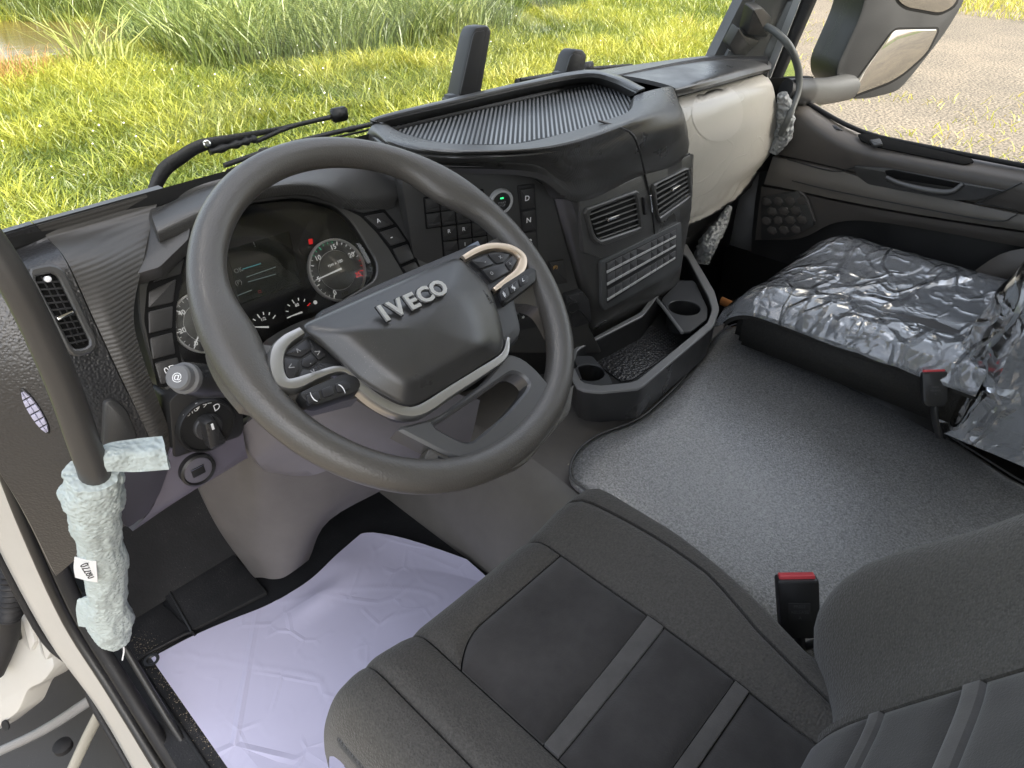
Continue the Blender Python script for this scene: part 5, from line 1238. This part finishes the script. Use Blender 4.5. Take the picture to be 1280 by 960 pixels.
# ---------------------------------------------------------------- white paper on the footwell floor
PAPER = mat('white paper', (.56, .54, .69), .6, .3, var=.03, vscale=3)  # lavender cast of the sky put into the paper's colour
def paper_relief():
    t = PAPER.node_tree; b = t.nodes['Principled BSDF']; tc = t.nodes.new('ShaderNodeTexCoord'); h = None
    for sc, wd, amp in ((4.2, .035, 1.0), (13, .07, .35)):       # straight fold lines of a sheet that was once folded up
        vz = t.nodes.new('ShaderNodeTexVoronoi'); vz.feature = 'DISTANCE_TO_EDGE'; vz.inputs['Scale'].default_value = sc; t.links.new(tc.outputs['Object'], vz.inputs['Vector'])
        nz = t.nodes.new('ShaderNodeTexNoise'); nz.inputs['Scale'].default_value = sc*.8; t.links.new(tc.outputs['Object'], nz.inputs['Vector'])
        mk = t.nodes.new('ShaderNodeMapRange'); mk.inputs[1].default_value = .47; mk.inputs[2].default_value = .62; mk.inputs[4].default_value = amp; t.links.new(nz.outputs[0], mk.inputs[0])
        mr = t.nodes.new('ShaderNodeMapRange'); mr.inputs[2].default_value = wd; mr.inputs[3].default_value = 1; mr.inputs[4].default_value = 0; t.links.new(vz.outputs['Distance'], mr.inputs[0])
        ml = t.nodes.new('ShaderNodeMath'); ml.operation = 'MULTIPLY'; t.links.new(mk.outputs[0], ml.inputs[0]); t.links.new(mr.outputs[0], ml.inputs[1])
        if h is None: h = ml.outputs[0]
        else: ad = t.nodes.new('ShaderNodeMath'); t.links.new(h, ad.inputs[0]); t.links.new(ml.outputs[0], ad.inputs[1]); h = ad.outputs[0]
    bp = t.nodes.new('ShaderNodeBump'); bp.inputs['Strength'].default_value = 1; bp.inputs['Distance'].default_value = .0020; t.links.new(h, bp.inputs['Height']); t.links.new(bp.outputs[0], b.inputs['Normal'])
paper_relief()
def paper():
    P = []; n = 130
    for i in range(n+1):
        r_ = []
        for j in range(n+1):
            s, t = i/n, j/n; x = -.341+.566*s
            top = .388-.05*math.sin(min(1, s*2.2)*math.pi*.5)+.012*math.sin(s*9)
            if s > .80: top -= .22*((s-.80)/.20)**1.5
            y = -.42+(top+.42)*t
            z_ = .005+.002*max(0, noise.noise(V((x*5, y*5, 1))))+.0008*noise.noise(V((x*14, y*11, 4)))
            z_ += .020*max(0, t-.82)/.18*max(0, s-.35)/.65*(.6+.5*noise.noise(V((x*7, 0, 3))))
            cr_ = max(0, ridged(V((x*.9+y*.8, y*.35-x*.3, 9)), 6)-.95)*.02*min(1, t*1.2)+max(0, ridged(V((x*.5-y*.9, y*.5+x*.6, 2)), 9)-.96)*.03*max(0, t-.45)
            bump_ = (.010*math.exp(-((x+.04)**2/.004+(y-.27)**2/.0006))+.006*math.exp(-((x-.03)**2/.002+(y-.31)**2/.0016)))
            r_.append(V((x, y, z_+cr_+bump_)))
        P.append(r_)
    o = gridmesh('paper_sheet', P, PAPER, None, .0006, back=(0, 0, -1)); tag(o, 'large white paper floor protector lying in the driver footwell', 'paper sheet')
paper()

# ---------------------------------------------------------------- sill, door frame and hinge at the driver's side
SILL = thing('door_sill', 'scuffed black sill trim with raised border beside the paper', 'sill trim', (-.36, .1, -.04))
def zf(px, py, z_): return W(px, py, z=z_)
plate('tread', [zf(*p, -.004) for p in ((100, 745), (160, 715), (240, 790), (195, 822), (290, 960), (330, 1010), (250, 1010), (215, 950))], (0, 0, 1), .006, FLOORM, SILL, bev=.002, rad=.01, base=.02)
tube('raised_border', [zf(*p, .004) for p in ((245, 795), (236, 791), (205, 806), (176, 822), (174, 832), (200, 872), (250, 945), (285, 1000))], .0035, RUBBER, SILL, 8, 4)
for px, py in ((190, 826),): lathe('bolt', HZ, zf(px, py, .003), [(.014, 0), (.014, .004), (.009, .004), (.006, .001)], BLACK, SILL, 24)
FM = thing('floor_panel', 'black ribbed rubber panel at the left of the footwell', 'floor panel', (-.25, .5, 0))
plate('panel', [zf(*p, .002) for p in ((160, 690), (165, 662), (232, 628), (336, 742), (240, 790))], (0, 0, 1), .006, FLOORM, FM, bev=.003, rad=.01)
tube('seam', [zf(165, 668, .008), zf(198, 715, .008), zf(240, 790, .008)], .0028, BLACK, FM, 6, 3)
# grit on the sill
def grit():
    vs = []; fs = []
    for k in range(900):
        t = random.random(); px = 175+110*t+random.gauss(0, 9); py = 800+150*t+random.gauss(0, 8); p = zf(px, py, .0025); s = .0005+.0011*random.random()**2; b = len(vs)
        for d in ((1, 0, 0), (-.5, .8, 0), (-.5, -.8, 0), (0, 0, .8)): vs.append(p+V(d)*s)
        fs += [(b, b+1, b+3), (b+1, b+2, b+3), (b+2, b, b+3), (b, b+2, b+1)]
    tag(new('sill_grit', vs, fs, mat('grit', (.32, .27, .2), .9, .2), smooth=False), 'pale grit scattered on the black sill', 'grit', kind='stuff')
grit()
DF = thing('door_frame', 'white painted door opening edge with black rubber seals', 'door frame', (-.4, .2, -.1))
T = lambda px, py, t: W(px, py, t=t)
seal = [T(-40, 430, .80), T(0, 528, .90), T(48, 645, 1.02), T(100, 765, 1.13), T(150, 848, 1.165), T(215, 950, 1.175), T(270, 1030, 1.17)]
tube('door_seal', seal, [.014, .014, .013, .012, .012, .013, .013], RUBBER, DF, 12, 6)
tube('door_seal', [T(-40, 470, .83), T(-8, 555, .93), T(32, 660, 1.04), T(84, 775, 1.15), T(136, 858, 1.185), T(198, 958, 1.19), T(250, 1040, 1.185)], .008, BLACK, DF, 10, 6)
tube('door_seal', [T(-40, 400, .76), T(12, 500, .88), T(62, 610, 1.0), T(112, 730, 1.12), T(166, 826, 1.165), T(230, 930, 1.175), T(295, 1020, 1.17)], .006, BLACK, DF, 10, 6)
sheet('painted_edge', [[T(-90, 430, .92), T(-60, 560, 1.02), T(0, 690, 1.13), T(60, 800, 1.22), T(118, 880, 1.25), T(165, 960, 1.25), T(200, 1030, 1.25)], [T(-60, 440, .88), T(-20, 550, .97), T(28, 665, 1.08), T(80, 780, 1.18), T(132, 864, 1.21), T(190, 960, 1.215), T(240, 1040, 1.21)]], WHITE, DF, 5, 4, .012, back=(0, .5, -.8))
tube('frame_flange', [T(-70, 560, 1.03), T(-4, 690, 1.14), T(56, 800, 1.23), T(100, 838, 1.255), T(116, 880, 1.26), T(163, 962, 1.26), T(196, 1030, 1.26)], .006, RUBBER, DF, 8, 5)
HG = thing('door_hinge', 'white door hinge casting with bolt hole at the open door', 'hinge', T(30, 850, 1.35))
HP = PL3(T(0, 720, 1.34), T(70, 780, 1.30), T(10, 900, 1.36))
hb = plate('bracket', [HP(*p) for p in ((-30, 700), (14, 706), (32, 745), (58, 760), (74, 800), (82, 828), (66, 848), (48, 856), (36, 884), (0, 912), (-40, 900))], HP.n, .022, WHITE, HG, bev=.008, rad=.012, base=.03)
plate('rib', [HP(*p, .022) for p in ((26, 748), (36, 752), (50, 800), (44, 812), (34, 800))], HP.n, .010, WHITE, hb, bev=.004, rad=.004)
plate('rib', [HP(*p, .022) for p in ((44, 762), (54, 770), (70, 812), (62, 824), (56, 816))], HP.n, .008, WHITE, hb, bev=.004, rad=.004)
lathe('bolt_hole', HP, HP(8, 906, .022), [(.010, 0), (.010, .003), (.006, .003)], RUBBER, hb, 20)
lathe('bolt_hole', HP, HP(24, 792, .022), [(.012, 0), (.012, .003), (.007, .003)], BLACK, hb, 20)
BDY = thing('cab_corner', 'white cab corner panel behind the corrugated hose', 'body panel', T(0, 700, 1.5))
sheet('panel', [[T(-80, 540, 1.25), T(-20, 560, 1.25), T(20, 630, 1.22)], [T(-80, 660, 1.42), T(0, 680, 1.42), T(44, 712, 1.34)], [T(-80, 800, 1.5), T(20, 800, 1.5), T(72, 800, 1.40)]], WHITE, BDY, 5, 5, .015)
HS = thing('cable_hose', 'black corrugated cable hose curving into the cab at the hinge', 'hose', T(14, 780, 1.3))
hp_ = [T(28, 628, 1.16), T(14, 618, 1.14), T(0, 632, 1.14), T(4, 662, 1.17)]
tube('elbow', hp_, [.016, .018, .018, .018], RUBBER, HS, 14, 6)
tube('corrugated_sleeve', [T(4, 660, 1.17), T(11, 700, 1.2), T(14, 740, 1.22), T(12, 772, 1.24)], .0185, RUBBER, HS, 14, 28, fn=lambda t, a, r_: r_*(1+.16*math.sin(t*2*math.pi*16)))
tube('tail', [T(12, 770, 1.24), T(10, 800, 1.27), T(-6, 840, 1.3)], [.018, .017, .016], RUBBER, HS, 14, 5)
SW_ = thing('entry_step', 'dark plastic entry step well below the door opening', 'step', T(90, 930, 1.6))
sheet('step_wall', [[T(-60, 850, 1.55), T(80, 800, 1.5), T(140, 860, 1.42)], [T(-60, 960, 1.6), T(90, 920, 1.55), T(190, 965, 1.4)], [T(-60, 1080, 1.5), T(90, 1050, 1.5), T(230, 1060, 1.4)]], mat('grey black step plastic', (.03, .03, .031), .6, .4, bump=('noise', 300, .3, .001), dust=.6), SW_, 5, 5, .02)
tube('step_edge', [T(-30, 952, 1.5), T(50, 915, 1.46), T(118, 872, 1.38)], .012, mat('grey strut', (.20, .20, .20), .5, .4), SW_, 10, 4, flat=.6)
tube('strut', [T(80, 985, 1.42), T(105, 930, 1.40), T(126, 888, 1.36)], .012, mat('warm grey strut', (.30, .29, .25), .5, .4), SW_, 10, 4, flat=.6)
lathe('grommet', HZ, T(80, 935, 1.44), [(.018, 0), (.018, .012), (.010, .016)], RUBBER, SW_, 20)
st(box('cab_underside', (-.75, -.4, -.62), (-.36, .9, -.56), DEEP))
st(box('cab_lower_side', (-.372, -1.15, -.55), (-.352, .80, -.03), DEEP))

# ---------------------------------------------------------------- grab handles and foam
GH = thing('grab_handle', 'black tubular grab handle at the driver door pillar', 'grab handle', T(143, 800, 1.10))
gp = [T(-45, 262, .52), T(-12, 305, .54), T(18, 352, .56), T(47, 408, .59), T(78, 478, .63), T(102, 545, .67), T(121, 602, .71), T(127, 660, .80), T(137, 730, .95), T(141, 770, 1.03)]
tube('bar', gp, [.0125, .0125, .0125, .013, .0138, .0145, .0150, .015, .015, .015], mat('handle plastic', (.05, .048, .046), .38, .5, rvar=.06, bump=('noise', 700, .2, .0005)), GH, 18, 6)
FOAM = mat('pale foam wrap', (.46, .52, .51), .75, .3, bump=('leather', 210, .8, .003), var=.12, vscale=60)
FW = thing('foam_wrap', 'pale blue green foam wrapped round the lower end of the driver grab handle', 'foam wrap', T(143, 800, 1.10))
def foamr(t, a, r_):
    f = (t*6.5+a/(2*math.pi)) % 1.0     # wound in overlapping turns
    return r_*(.88+.13*f**.7*(1-max(0, f-.9)*10)+.13*noise.noise(V((math.cos(a)*1.6, math.sin(a)*1.6, t*9)))+.06*noise.noise(V((math.cos(a)*5, math.sin(a)*5, t*30)))+.045*abs(noise.noise(V((math.cos(a)*16, math.sin(a)*16, t*110)))))
tube('roll', [T(116, 588, .70), T(117, 618, .735), T(123, 660, .80), T(130, 700, .88), T(134, 740, .965), T(137, 775, 1.05), T(145, 800, 1.10)], [.025, .030, .024, .027, .025, .033, .020], FOAM, FW, 72, 30, fn=foamr)
def flap(name, rr, amp=.004):
    return sheet(name, rr, FOAM, FW, 12, 8, .004, fn=lambda p, u, v: p+V((0, -1, .6))*(amp*noise.noise(p*35)+amp*.5*noise.noise(p*90)))
flap('flap', [[T(100, 578, .70), T(130, 556, .70), T(165, 549, .715), T(203, 545, .725)], [T(98, 590, .69), T(130, 572, .685), T(168, 567, .70), T(208, 565, .71)], [T(104, 600, .70), T(132, 590, .695), T(170, 590, .71), T(211, 587, .72)]])
flap('flap', [[T(96, 750, .98), T(108, 747, .96), T(122, 752, .96)], [T(95, 765, 1.0), T(108, 765, .98), T(122, 768, .98)], [T(98, 783, 1.03), T(110, 784, 1.01), T(122, 782, 1.01)]])
tp_ = sheet('tape', [[T(93, 696, .845), T(108, 700, .822), T(120, 702, .816)], [T(92, 710, .867), T(108, 714, .842), T(121, 717, .836)], [T(94, 722, .887), T(109, 726, .86), T(122, 728, .854)]], mat('white tape', (.75, .75, .75), .5), FW, 4, 4, .001)
q0, q1 = T(102, 702, .822), T(116, 724, .85)
text('tape_print', '02280', (q0+q1)/2+V((0, -.003, .002)), (q1-q0), (q1-q0).cross(V((-.2, -.8, .5))).normalized()*-1, .013, BLACK, tp_, ext=.0003)
tube('string', [T(152, 800, 1.11), T(155, 812, 1.13), T(153, 825, 1.15)], .0012, PRINT, FW, 5, 3)

# ---------------------------------------------------------------- windscreen, wipers, antenna paddles
GLASS = glass_mat('windscreen glass', (.97, .985, .97), .18)
def wscreen():
    P = []
    for i in range(13):
        z_ = .845+(RZ-.02-.845)*i/12
        P.append([V((x, wsb(x)+.006-.26*(i/12), z_)) for x in [-.47+2.0*j/30 for j in range(31)]])
    ni, nj = len(P), len(P[0]); vs = [p for r_ in P for p in r_]; fs = [(i*nj+j, i*nj+j+1, (i+1)*nj+j+1, (i+1)*nj+j) for i in range(ni-1) for j in range(nj-1)]
    o = new('windscreen', vs, fs, GLASS); return tag(o, 'clear curved windscreen above the dashboard', 'windscreen')
wscreen()
WPM = mat('wiper black', (.022, .022, .023), .5, .5, rvar=.08)
def wiper(label, arm, arad, blade, head):
    r0 = thing('windscreen_wiper', label, 'wiper', W(*arm[0], y=.50), 'wipers at the foot of the windscreen')
    A_ = [W(px, py, y=y_) for (px, py), y_ in arm] if isinstance(arm[0][0], tuple) else [W(*p, y=.515) for p in arm]
    tube('arm', A_, arad, WPM, r0, 8, 4, flat=.55)
    B_ = [W(*p, y=.512) for p in blade]
    tube('blade', B_, .0045, WPM, r0, 8, 4); tube('rubber', [p-V((0, .004, .008)) for p in B_], .0022, RUBBER, r0, 6, 4)
    if head:
        c = W(*head, y=.515); box('clip', c-V((.016, .008, .012)), c+V((.016, .008, .012)), WPM, r0, bev=.003)
    return r0, A_, B_
r0, A_, B_ = wiper('black wiper with sprung arm, bent end behind the steering wheel rim', [(190, 244), (204, 214), (226, 197), (252, 182), (300, 171), (350, 161), (418, 145)], [.010, .012, .011, .010, .006, .004, .004], [(280, 207), (330, 190), (400, 170), (470, 154), (560, 132)], (424, 143))
tube('spring', [W(262, 190, y=.512), W(300, 179, y=.512), W(320, 173, y=.512)], .006, WPM, r0, 8, 14, fn=lambda t, a, r_: r_*(1+.25*math.sin(t*150)))
tube('link_rod', [W(320, 177, y=.512), W(365, 158, y=.512), W(412, 147, y=.512)], .004, WPM, r0, 8, 3)
lathe('pivot_bolt', PL(W(258, 180, y=.495), V((0, -1, .3))), W(258, 180, y=.495), [(.006, 0), (.006, .004), (.004, .005)], CHROME, r0, 14)
for k in range(7): 
    p = B_[1].lerp(B_[-1], k/7); box('blade_clip', p-V((.010, .003, .004)), p+V((.010, .003, .007)), WPM, r0, bev=.002)
wiper('second wiper lying behind the dashboard tray rim', [(645, 104), (690, 96), (735, 87), (790, 82)], [.010, .009, .006, .005], [(650, 100), (700, 94), (780, 86), (850, 78)], (735, 84))
APM = mat('upright black plastic', (.022, .022, .022), .42, .5, bump=('noise', 700, .2, .0004), rvar=.06)
def paddle(face, side, lab, y_):
    AP = PL(W(*face[0], y=y_), V((-.28, -.95, .08)))
    r0 = thing('upright_holder', lab, 'holder', AP(*face[0])+V((0, 0, -.02)))
    plate('body', [AP(*p) for p in face], AP.n, .012, APM, r0, bev=.008, rad=.010, base=side)
    plate('front_cover', inset([AP(*p, .012) for p in face], AP.n, .009), AP.n, .0015, APM, r0, bev=.001, rad=.008)
    a = AP(*face[0]); b = AP(*face[-1]); m_ = (a+b)/2
    box('foot', m_-V((.04, .02, .05)), m_+V((.04, .03, .012)), APM, r0, bev=.006)
paddle(((567, 128), (586, 42), (591, 33), (607, 31), (612, 38), (598, 122)), .035, 'tall black rounded upright standing behind the dashboard tray', .40)
paddle(((700, 98), (709, 68), (715, 61), (727, 62), (731, 69), (726, 94)), .032, 'short black rounded upright standing behind the dashboard tray', .40)

# ---------------------------------------------------------------- passenger side: pillar, handle, door, mirror
def pillar():
    b = [W(892, 72, z=.845), W(915, 72, z=.845), W(940, 80, z=.83), W(960, 96, z=.80), W(972, 108, x=1.45)]
    tpx = [W(927, 2, y=.285), W(952, 2, y=.25), W(975, 2, y=.22), W(996, 2, x=1.44), W(1019, 2, x=1.47)]
    far = [q+(q-p)*6.0 for p, q in zip(b, tpx)]
    low = [p-(q-p)*.15 for p, q in zip(b, tpx)]
    r0 = thing('windscreen_pillar', 'dark trimmed windscreen pillar beside the passenger door', 'pillar', b[2]-V((0, 0, .1)))
    sheet('trim', [low, b, tpx, far], PLASTIC2, r0, 4, 4, .03, back=(.3, 1, 0))
    off = V((-.010, -.016, .0))
    def strip(name, u0, u1, m, h=.008):
        f = lambda row, u: row[int(u)].lerp(row[min(4, int(u)+1)], u-int(u))
        sheet(name, [[f(r_, u0)+off*.6, f(r_, (u0+u1)/2)+off, f(r_, u1)+off*.6] for r_ in (low, b, tpx, far)], m, r0, 4, 4, h, back=(.3, 1, 0))
    strip('inner_trim', .5, 2.2, PLASTIC); strip('door_edge', 2.75, 3.05, mat('pale grey seal', (.30, .30, .29), .5, .4)); strip('door_seal', 3.2, 3.9, RUBBER, .01)
    mp_ = PL3(W(935, 30, y=.235), W(955, 25, y=.22), W(945, 60, y=.24))
    plate('mount_cover', [mp_(*p) for p in ((930, 40), (938, 9), (950, 7), (962, 20), (956, 44))], mp_.n, .012, PLASTIC, r0, bev=.005, rad=.006, base=.02)
    plate('lower_cover', [mp_(*p) for p in ((910, 56), (922, 34), (930, 44), (950, 50), (942, 68), (916, 66))], mp_.n, .006, PLASTIC, r0, bev=.003, rad=.004, base=.02)
pillar()
G2 = thing('grab_handle', 'curved black grab handle arching down beside the passenger airbag panel', 'grab handle', W(985, 146, y=.08))
tube('bar', [W(958, 33, y=.20), W(972, 42, y=.165), W(988, 60, y=.13), W(998, 88, y=.115), W(997, 116, y=.105), W(986, 146, y=.10), W(976, 168, y=.115)], [.0085, .0085, .009, .009, .0085, .008, .008], mat('handle grey', (.10, .105, .10), .35, .5), G2, 14, 6)
BW = mat('grey bubble wrap', (.30, .31, .31), .35, .5, bump=('leather', 110, 1.0, .008))
def bub(t, a, r_): return r_*(1+.25*noise.noise(V((math.cos(a)*3, math.sin(a)*3, t*16)))+.12*noise.noise(V((math.cos(a)*9, math.sin(a)*9, t*40))))
b1 = tube('bubble_wrap', [W(978, 118, y=.125), W(981, 140, y=.12), W(978, 168, y=.125), W(966, 190, y=.14)], [.012, .022, .024, .014], BW, None, 32, 12, fn=bub); tag(b1, 'bubble wrap bundled round the foot of the passenger grab handle', 'bubble wrap')
b2 = tube('bubble_wrap', [W(912, 258, y=.20), W(900, 282, y=.20), W(886, 304, y=.20), W(876, 326, y=.21)], [.008, .018, .026, .022], BW, None, 32, 12, fn=bub); tag(b2, 'strip of bubble wrap hanging below the beige film', 'bubble wrap')
# passenger footwell darkness: a plain black board stands in for the shade
st(box('footwell_shade_board', (1.02, .25, 0), (1.49, .29, .80), BLACK))
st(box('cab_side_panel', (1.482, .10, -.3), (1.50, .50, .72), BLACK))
fo = tube('cable_stub', [W(902, 376, z=.30), W(935, 392, z=.30), W(968, 408, z=.30)], [.012, .014, .010], mat('orange brown plastic', (.42, .17, .05), .4, .5), None, 12, 4, flat=.6); tag(fo, 'orange brown strip lying in front of the passenger seat', 'strip')

PD = thing('passenger_door', 'brown grey passenger door with window, pull recess and speaker grille', 'door', (1.47, -.2, .0))
DOORM = mat('brown grey door plastic', (.085, .076, .068), .45, .5, bump=('noise', 550, .3, .0008), rvar=.08)
DOORB = mat('brushed door trim', (.14, .127, .110), .42, .5, bump=('riby', 160, .25, .0006), rvar=.08)
sheet('sill', rows(
    [X(985, 112, 1.49), X(1008, 126, 1.505), X(1074, 164, 1.505), X(1160, 185, 1.505), X(1290, 210, 1.505), X(1400, 230, 1.505)],
    [X(984, 120, 1.465), X(1006, 133, 1.47), X(1070, 171, 1.47), X(1160, 194, 1.47), X(1290, 219, 1.47), X(1400, 240, 1.47)],
    [X(978, 135, 1.435), X(1000, 146, 1.44), X(1064, 184, 1.44), X(1160, 206, 1.44), X(1290, 232, 1.44), X(1400, 254, 1.44)],
    [X(972, 165, 1.435), X(1000, 172, 1.438), X(1060, 196, 1.438), X(1160, 224, 1.438), X(1290, 252, 1.438), X(1400, 272, 1.438)],
    [X(966, 192, 1.445), X(1000, 199, 1.445), X(1060, 213, 1.445), X(1160, 240, 1.445), X(1290, 268, 1.445), X(1400, 288, 1.445)]), DOORM, PD, 5, 4, .02, back=(1, 0, 0))
sheet('trim_band', rows(
    [X(966, 196, 1.436), X(1000, 203, 1.436), X(1060, 217, 1.436), X(1160, 243, 1.436), X(1290, 271, 1.436), X(1400, 290, 1.436)],
    [X(960, 214, 1.430), X(1000, 222, 1.430), X(1060, 236, 1.430), X(1160, 259, 1.430), X(1290, 282, 1.430), X(1400, 300, 1.430)],
    [X(955, 230, 1.434), X(1000, 239, 1.434), X(1060, 252, 1.434), X(1160, 270, 1.434), X(1290, 290, 1.434), X(1400, 308, 1.434)]), DOORB, PD, 5, 4, .02, back=(1, 0, 0))
sheet('lower_panel', rows(
    [X(952, 233, 1.440), X(1000, 242, 1.440), X(1060, 255, 1.440), X(1160, 273, 1.440), X(1290, 293, 1.440), X(1400, 311, 1.440)],
    [X(948, 262, 1.446), X(1000, 265, 1.444), X(1060, 265, 1.444), X(1120, 274, 1.442), X(1290, 302, 1.442), X(1400, 320, 1.442)],
    [X(944, 300, 1.46), X(1000, 298, 1.452), X(1046, 278, 1.450), X(1110, 279, 1.448), X(1290, 311, 1.448), X(1400, 330, 1.448)]), DOORM, PD, 5, 4, .02, back=(1, 0, 0))
sheet('door_pocket', rows(
    [X(960, 150, 1.478), X(1046, 195, 1.478), X(1290, 235, 1.478), X(1400, 255, 1.478)],
    [X(940, 290, 1.475), X(1046, 272, 1.475), X(1290, 305, 1.475), X(1400, 320, 1.475)],
    [X(940, 420, 1.475), X(1046, 430, 1.475), X(1290, 460, 1.475), X(1400, 470, 1.475)],
    [X(940, 520, 1.475), X(1046, 560, 1.475), X(1290, 620, 1.475), X(1400, 640, 1.475)]), BLACK, PD, 4, 4, .02, back=(1, 0, 0))
DPN = PL(V((1.436, 0, .6)), V((-1, 0, .0)), up=V((0, 0, 1)))
# slot in the sill, lock lever
SL = PL3(W(1074, 170, x=1.466), W(1200, 200, x=1.466), W(1140, 196, x=1.449))
sl_ = plate('sill_slot', [SL(*p) for p in ((1072, 168), (1080, 167), (1214, 198), (1218, 203), (1205, 206), (1096, 184), (1076, 176))], SL.n, .0015, DEEP, PD, bev=.0005, rad=.004, base=.002)
plate('lock_lever', [SL(*p, .0015) for p in ((1086, 177), (1100, 175), (1104, 183), (1092, 184))], SL.n, .008, PLASTIC2, sl_, bev=.003, rad=.003)
plate('mirror_switch', [SL(*p) for p in ((1024, 151), (1036, 152), (1054, 164), (1042, 165))], SL.n, .004, PLASTIC, PD, bev=.0015, rad=.003)
plate('switch_key', [SL(*p, .004) for p in ((1037, 157), (1046, 158), (1050, 163), (1042, 162))], SL.n, .003, SATIN, PD, bev=.001, rad=.001)
# pull recess and handle
HPD = DPN.off(.001)
rc = plate('pull_recess', [HPD(*p) for p in ((1066, 207), (1110, 210), (1258, 238), (1222, 250), (1190, 250), (1085, 230), (1070, 218))], HPD.n, .003, PLASTIC, PD, bev=.0015, rad=.008, base=.01)
plate('handle_shade_plate', [HPD(*p, .003) for p in ((1106, 213), (1116, 212), (1206, 230), (1202, 236), (1110, 222))], HPD.n, .001, DEEP, rc, bev=.0003, rad=.003)  # flat near-black plate paints the shade behind the pull bar
tube('pull_bar', [HPD(1108, 222, .006), HPD(1126, 230, .012), HPD(1160, 238, .014), HPD(1188, 240, .012), HPD(1204, 230, .006)], [.006, .007, .008, .007, .006], PLASTIC2, rc, 10, 5)
tube('panel_seam', [HPD(1278, 228, .006), HPD(1232, 250, .006), HPD(1222, 253, .005)], .0018, BLACK, PD, 6, 3)
tube('panel_seam', [HPD(984, 199, .010), HPD(1040, 214, .010), HPD(1068, 209, .008)], .0018, BLACK, PD, 6, 3)
tube('panel_seam', [HPD(1220, 254, .008), HPD(1270, 263, .008), HPD(1264, 272, .009), HPD(1240, 276, .009), HPD(1140, 258, .009), HPD(1040, 238, .009), HPD(990, 226, .009)], .0014, BLACK, PD, 6, 3)
# honeycomb speaker grille
SPK = DPN.off(-.002)
gr_ = plate('speaker_grille', [SPK(*p) for p in ((952, 246), (1000, 238), (1010, 246), (1018, 282), (990, 296), (952, 300))], SPK.n, .003, PLASTIC, PD, bev=.0015, rad=.008, base=.02)
for i in range(4):
    for j in range(4):
        c = SPK(958+i*15+(j % 2)*7, 252+j*12+i*-.5, .003)
        if 950 < 958+i*15+(j % 2)*7 < 1008:
            q = [c+SPK.u*(.0155*math.cos(R(60*k)))+SPK.v*(.0125*math.sin(R(60*k))) for k in range(6)]
            plate('honeycomb_cell', q, SPK.n, .003, DOORM, gr_, rad=0, bev=.002)
tube('panel_ridge', [SPK(1000, 240, .006), SPK(1008, 248, .006), SPK(1018, 276, .006)], .004, DOORM, PD, 8, 3)
# armrest wedge at the door rear
sheet('armrest', rows(
    [X(1200, 352, 1.42), X(1250, 318, 1.42), X(1300, 308, 1.42)],
    [X(1190, 370, 1.42), X(1250, 345, 1.40), X(1310, 330, 1.40)],
    [X(1210, 380, 1.44), X(1260, 375, 1.44), X(1320, 370, 1.44)]), DOORM, PD, 4, 4, .02, back=(1, 0, -.3))
# window glass and frame
def pane():
    a, b, c, d = W(1000, 120, x=1.49), W(1400, 230, x=1.49), None, None
    vs = [V((1.49, .16, .70)), V((1.49, -.80, .68)), V((1.49, -.80, 1.55)), V((1.49, -.10, 1.55))]
    o = new('window_pane', vs, [(0, 1, 2, 3)], GLASS, PD, smooth=False)
pane()
tube('window_seal', [W(1004, 126, x=1.487), W(1074, 163, x=1.487), W(1160, 184, x=1.487), W(1400, 230, x=1.487)], .006, RUBBER, PD, 8, 4)
tube('window_frame', [V((1.49, -.02, 1.56)), V((1.49, -.4, 1.58)), V((1.49, -.80, 1.57)), V((1.49, -.82, .68))], .02, PLASTIC, PD, 8, 3)
st(box('cab_sill', (1.47, -1.15, -.5), (1.53, .40, .30), DEEP))

WM = thing('wing_mirror', 'black double wing mirror with dusty housing outside the passenger window', 'wing mirror', W(1050, 118, t=1.92))
MHS = mat('mirror housing', (.022, .023, .025), .4, .5, rvar=.1, dust=.2, bump=('noise', 500, .2, .0006))
MN = V((-.50, -.86, -.06)); MPn = PL(W(1110, 60, t=1.95), MN)
hs = [(1092, -60), (1072, 19), (1042, 84), (1043, 104), (1060, 124), (1085, 123), (1120, 114), (1137, 95), (1166, 58), (1181, 38), (1203, 2), (1222, -60)]
plate('housing', [MPn(*p) for p in hs], MN, .012, MHS, WM, bev=.012, rad=.03, base=.11)
MIR = mat('mirror glass', (.5, .49, .47), .03, .5, metal=1, dust=.35)
def mglass(pix):
    q = [MPn(*p, .010) for p in pix]
    plate('mirror_recess', q, MN, .003, DEEP, WM, bev=.0008, rad=.02, base=.004)
    plate('mirror_glass', inset([MPn(*p, .013) for p in pix], MN, .007), MN, .002, MIR, WM, bev=.0008, rad=.02, base=.001)
mglass(((1060, 111), (1112, 40), (1120, 34), (1172, 33), (1174, 38), (1160, 67), (1131, 93), (1112, 105), (1066, 122), (1060, 119)))
mglass(((1108, -60), (1118, 2), (1130, 12), (1174, 20), (1196, 8), (1212, -60)))
tube('arm', [W(982, 112, t=1.72), W(1000, 114, t=1.76), W(1030, 114, t=1.9), W(1062, 108, t=2.0)], [.026, .032, .036, .038], mat('arm plastic', (.028, .029, .03), .45, .5, dust=.2), WM, 14, 5, flat=.8)
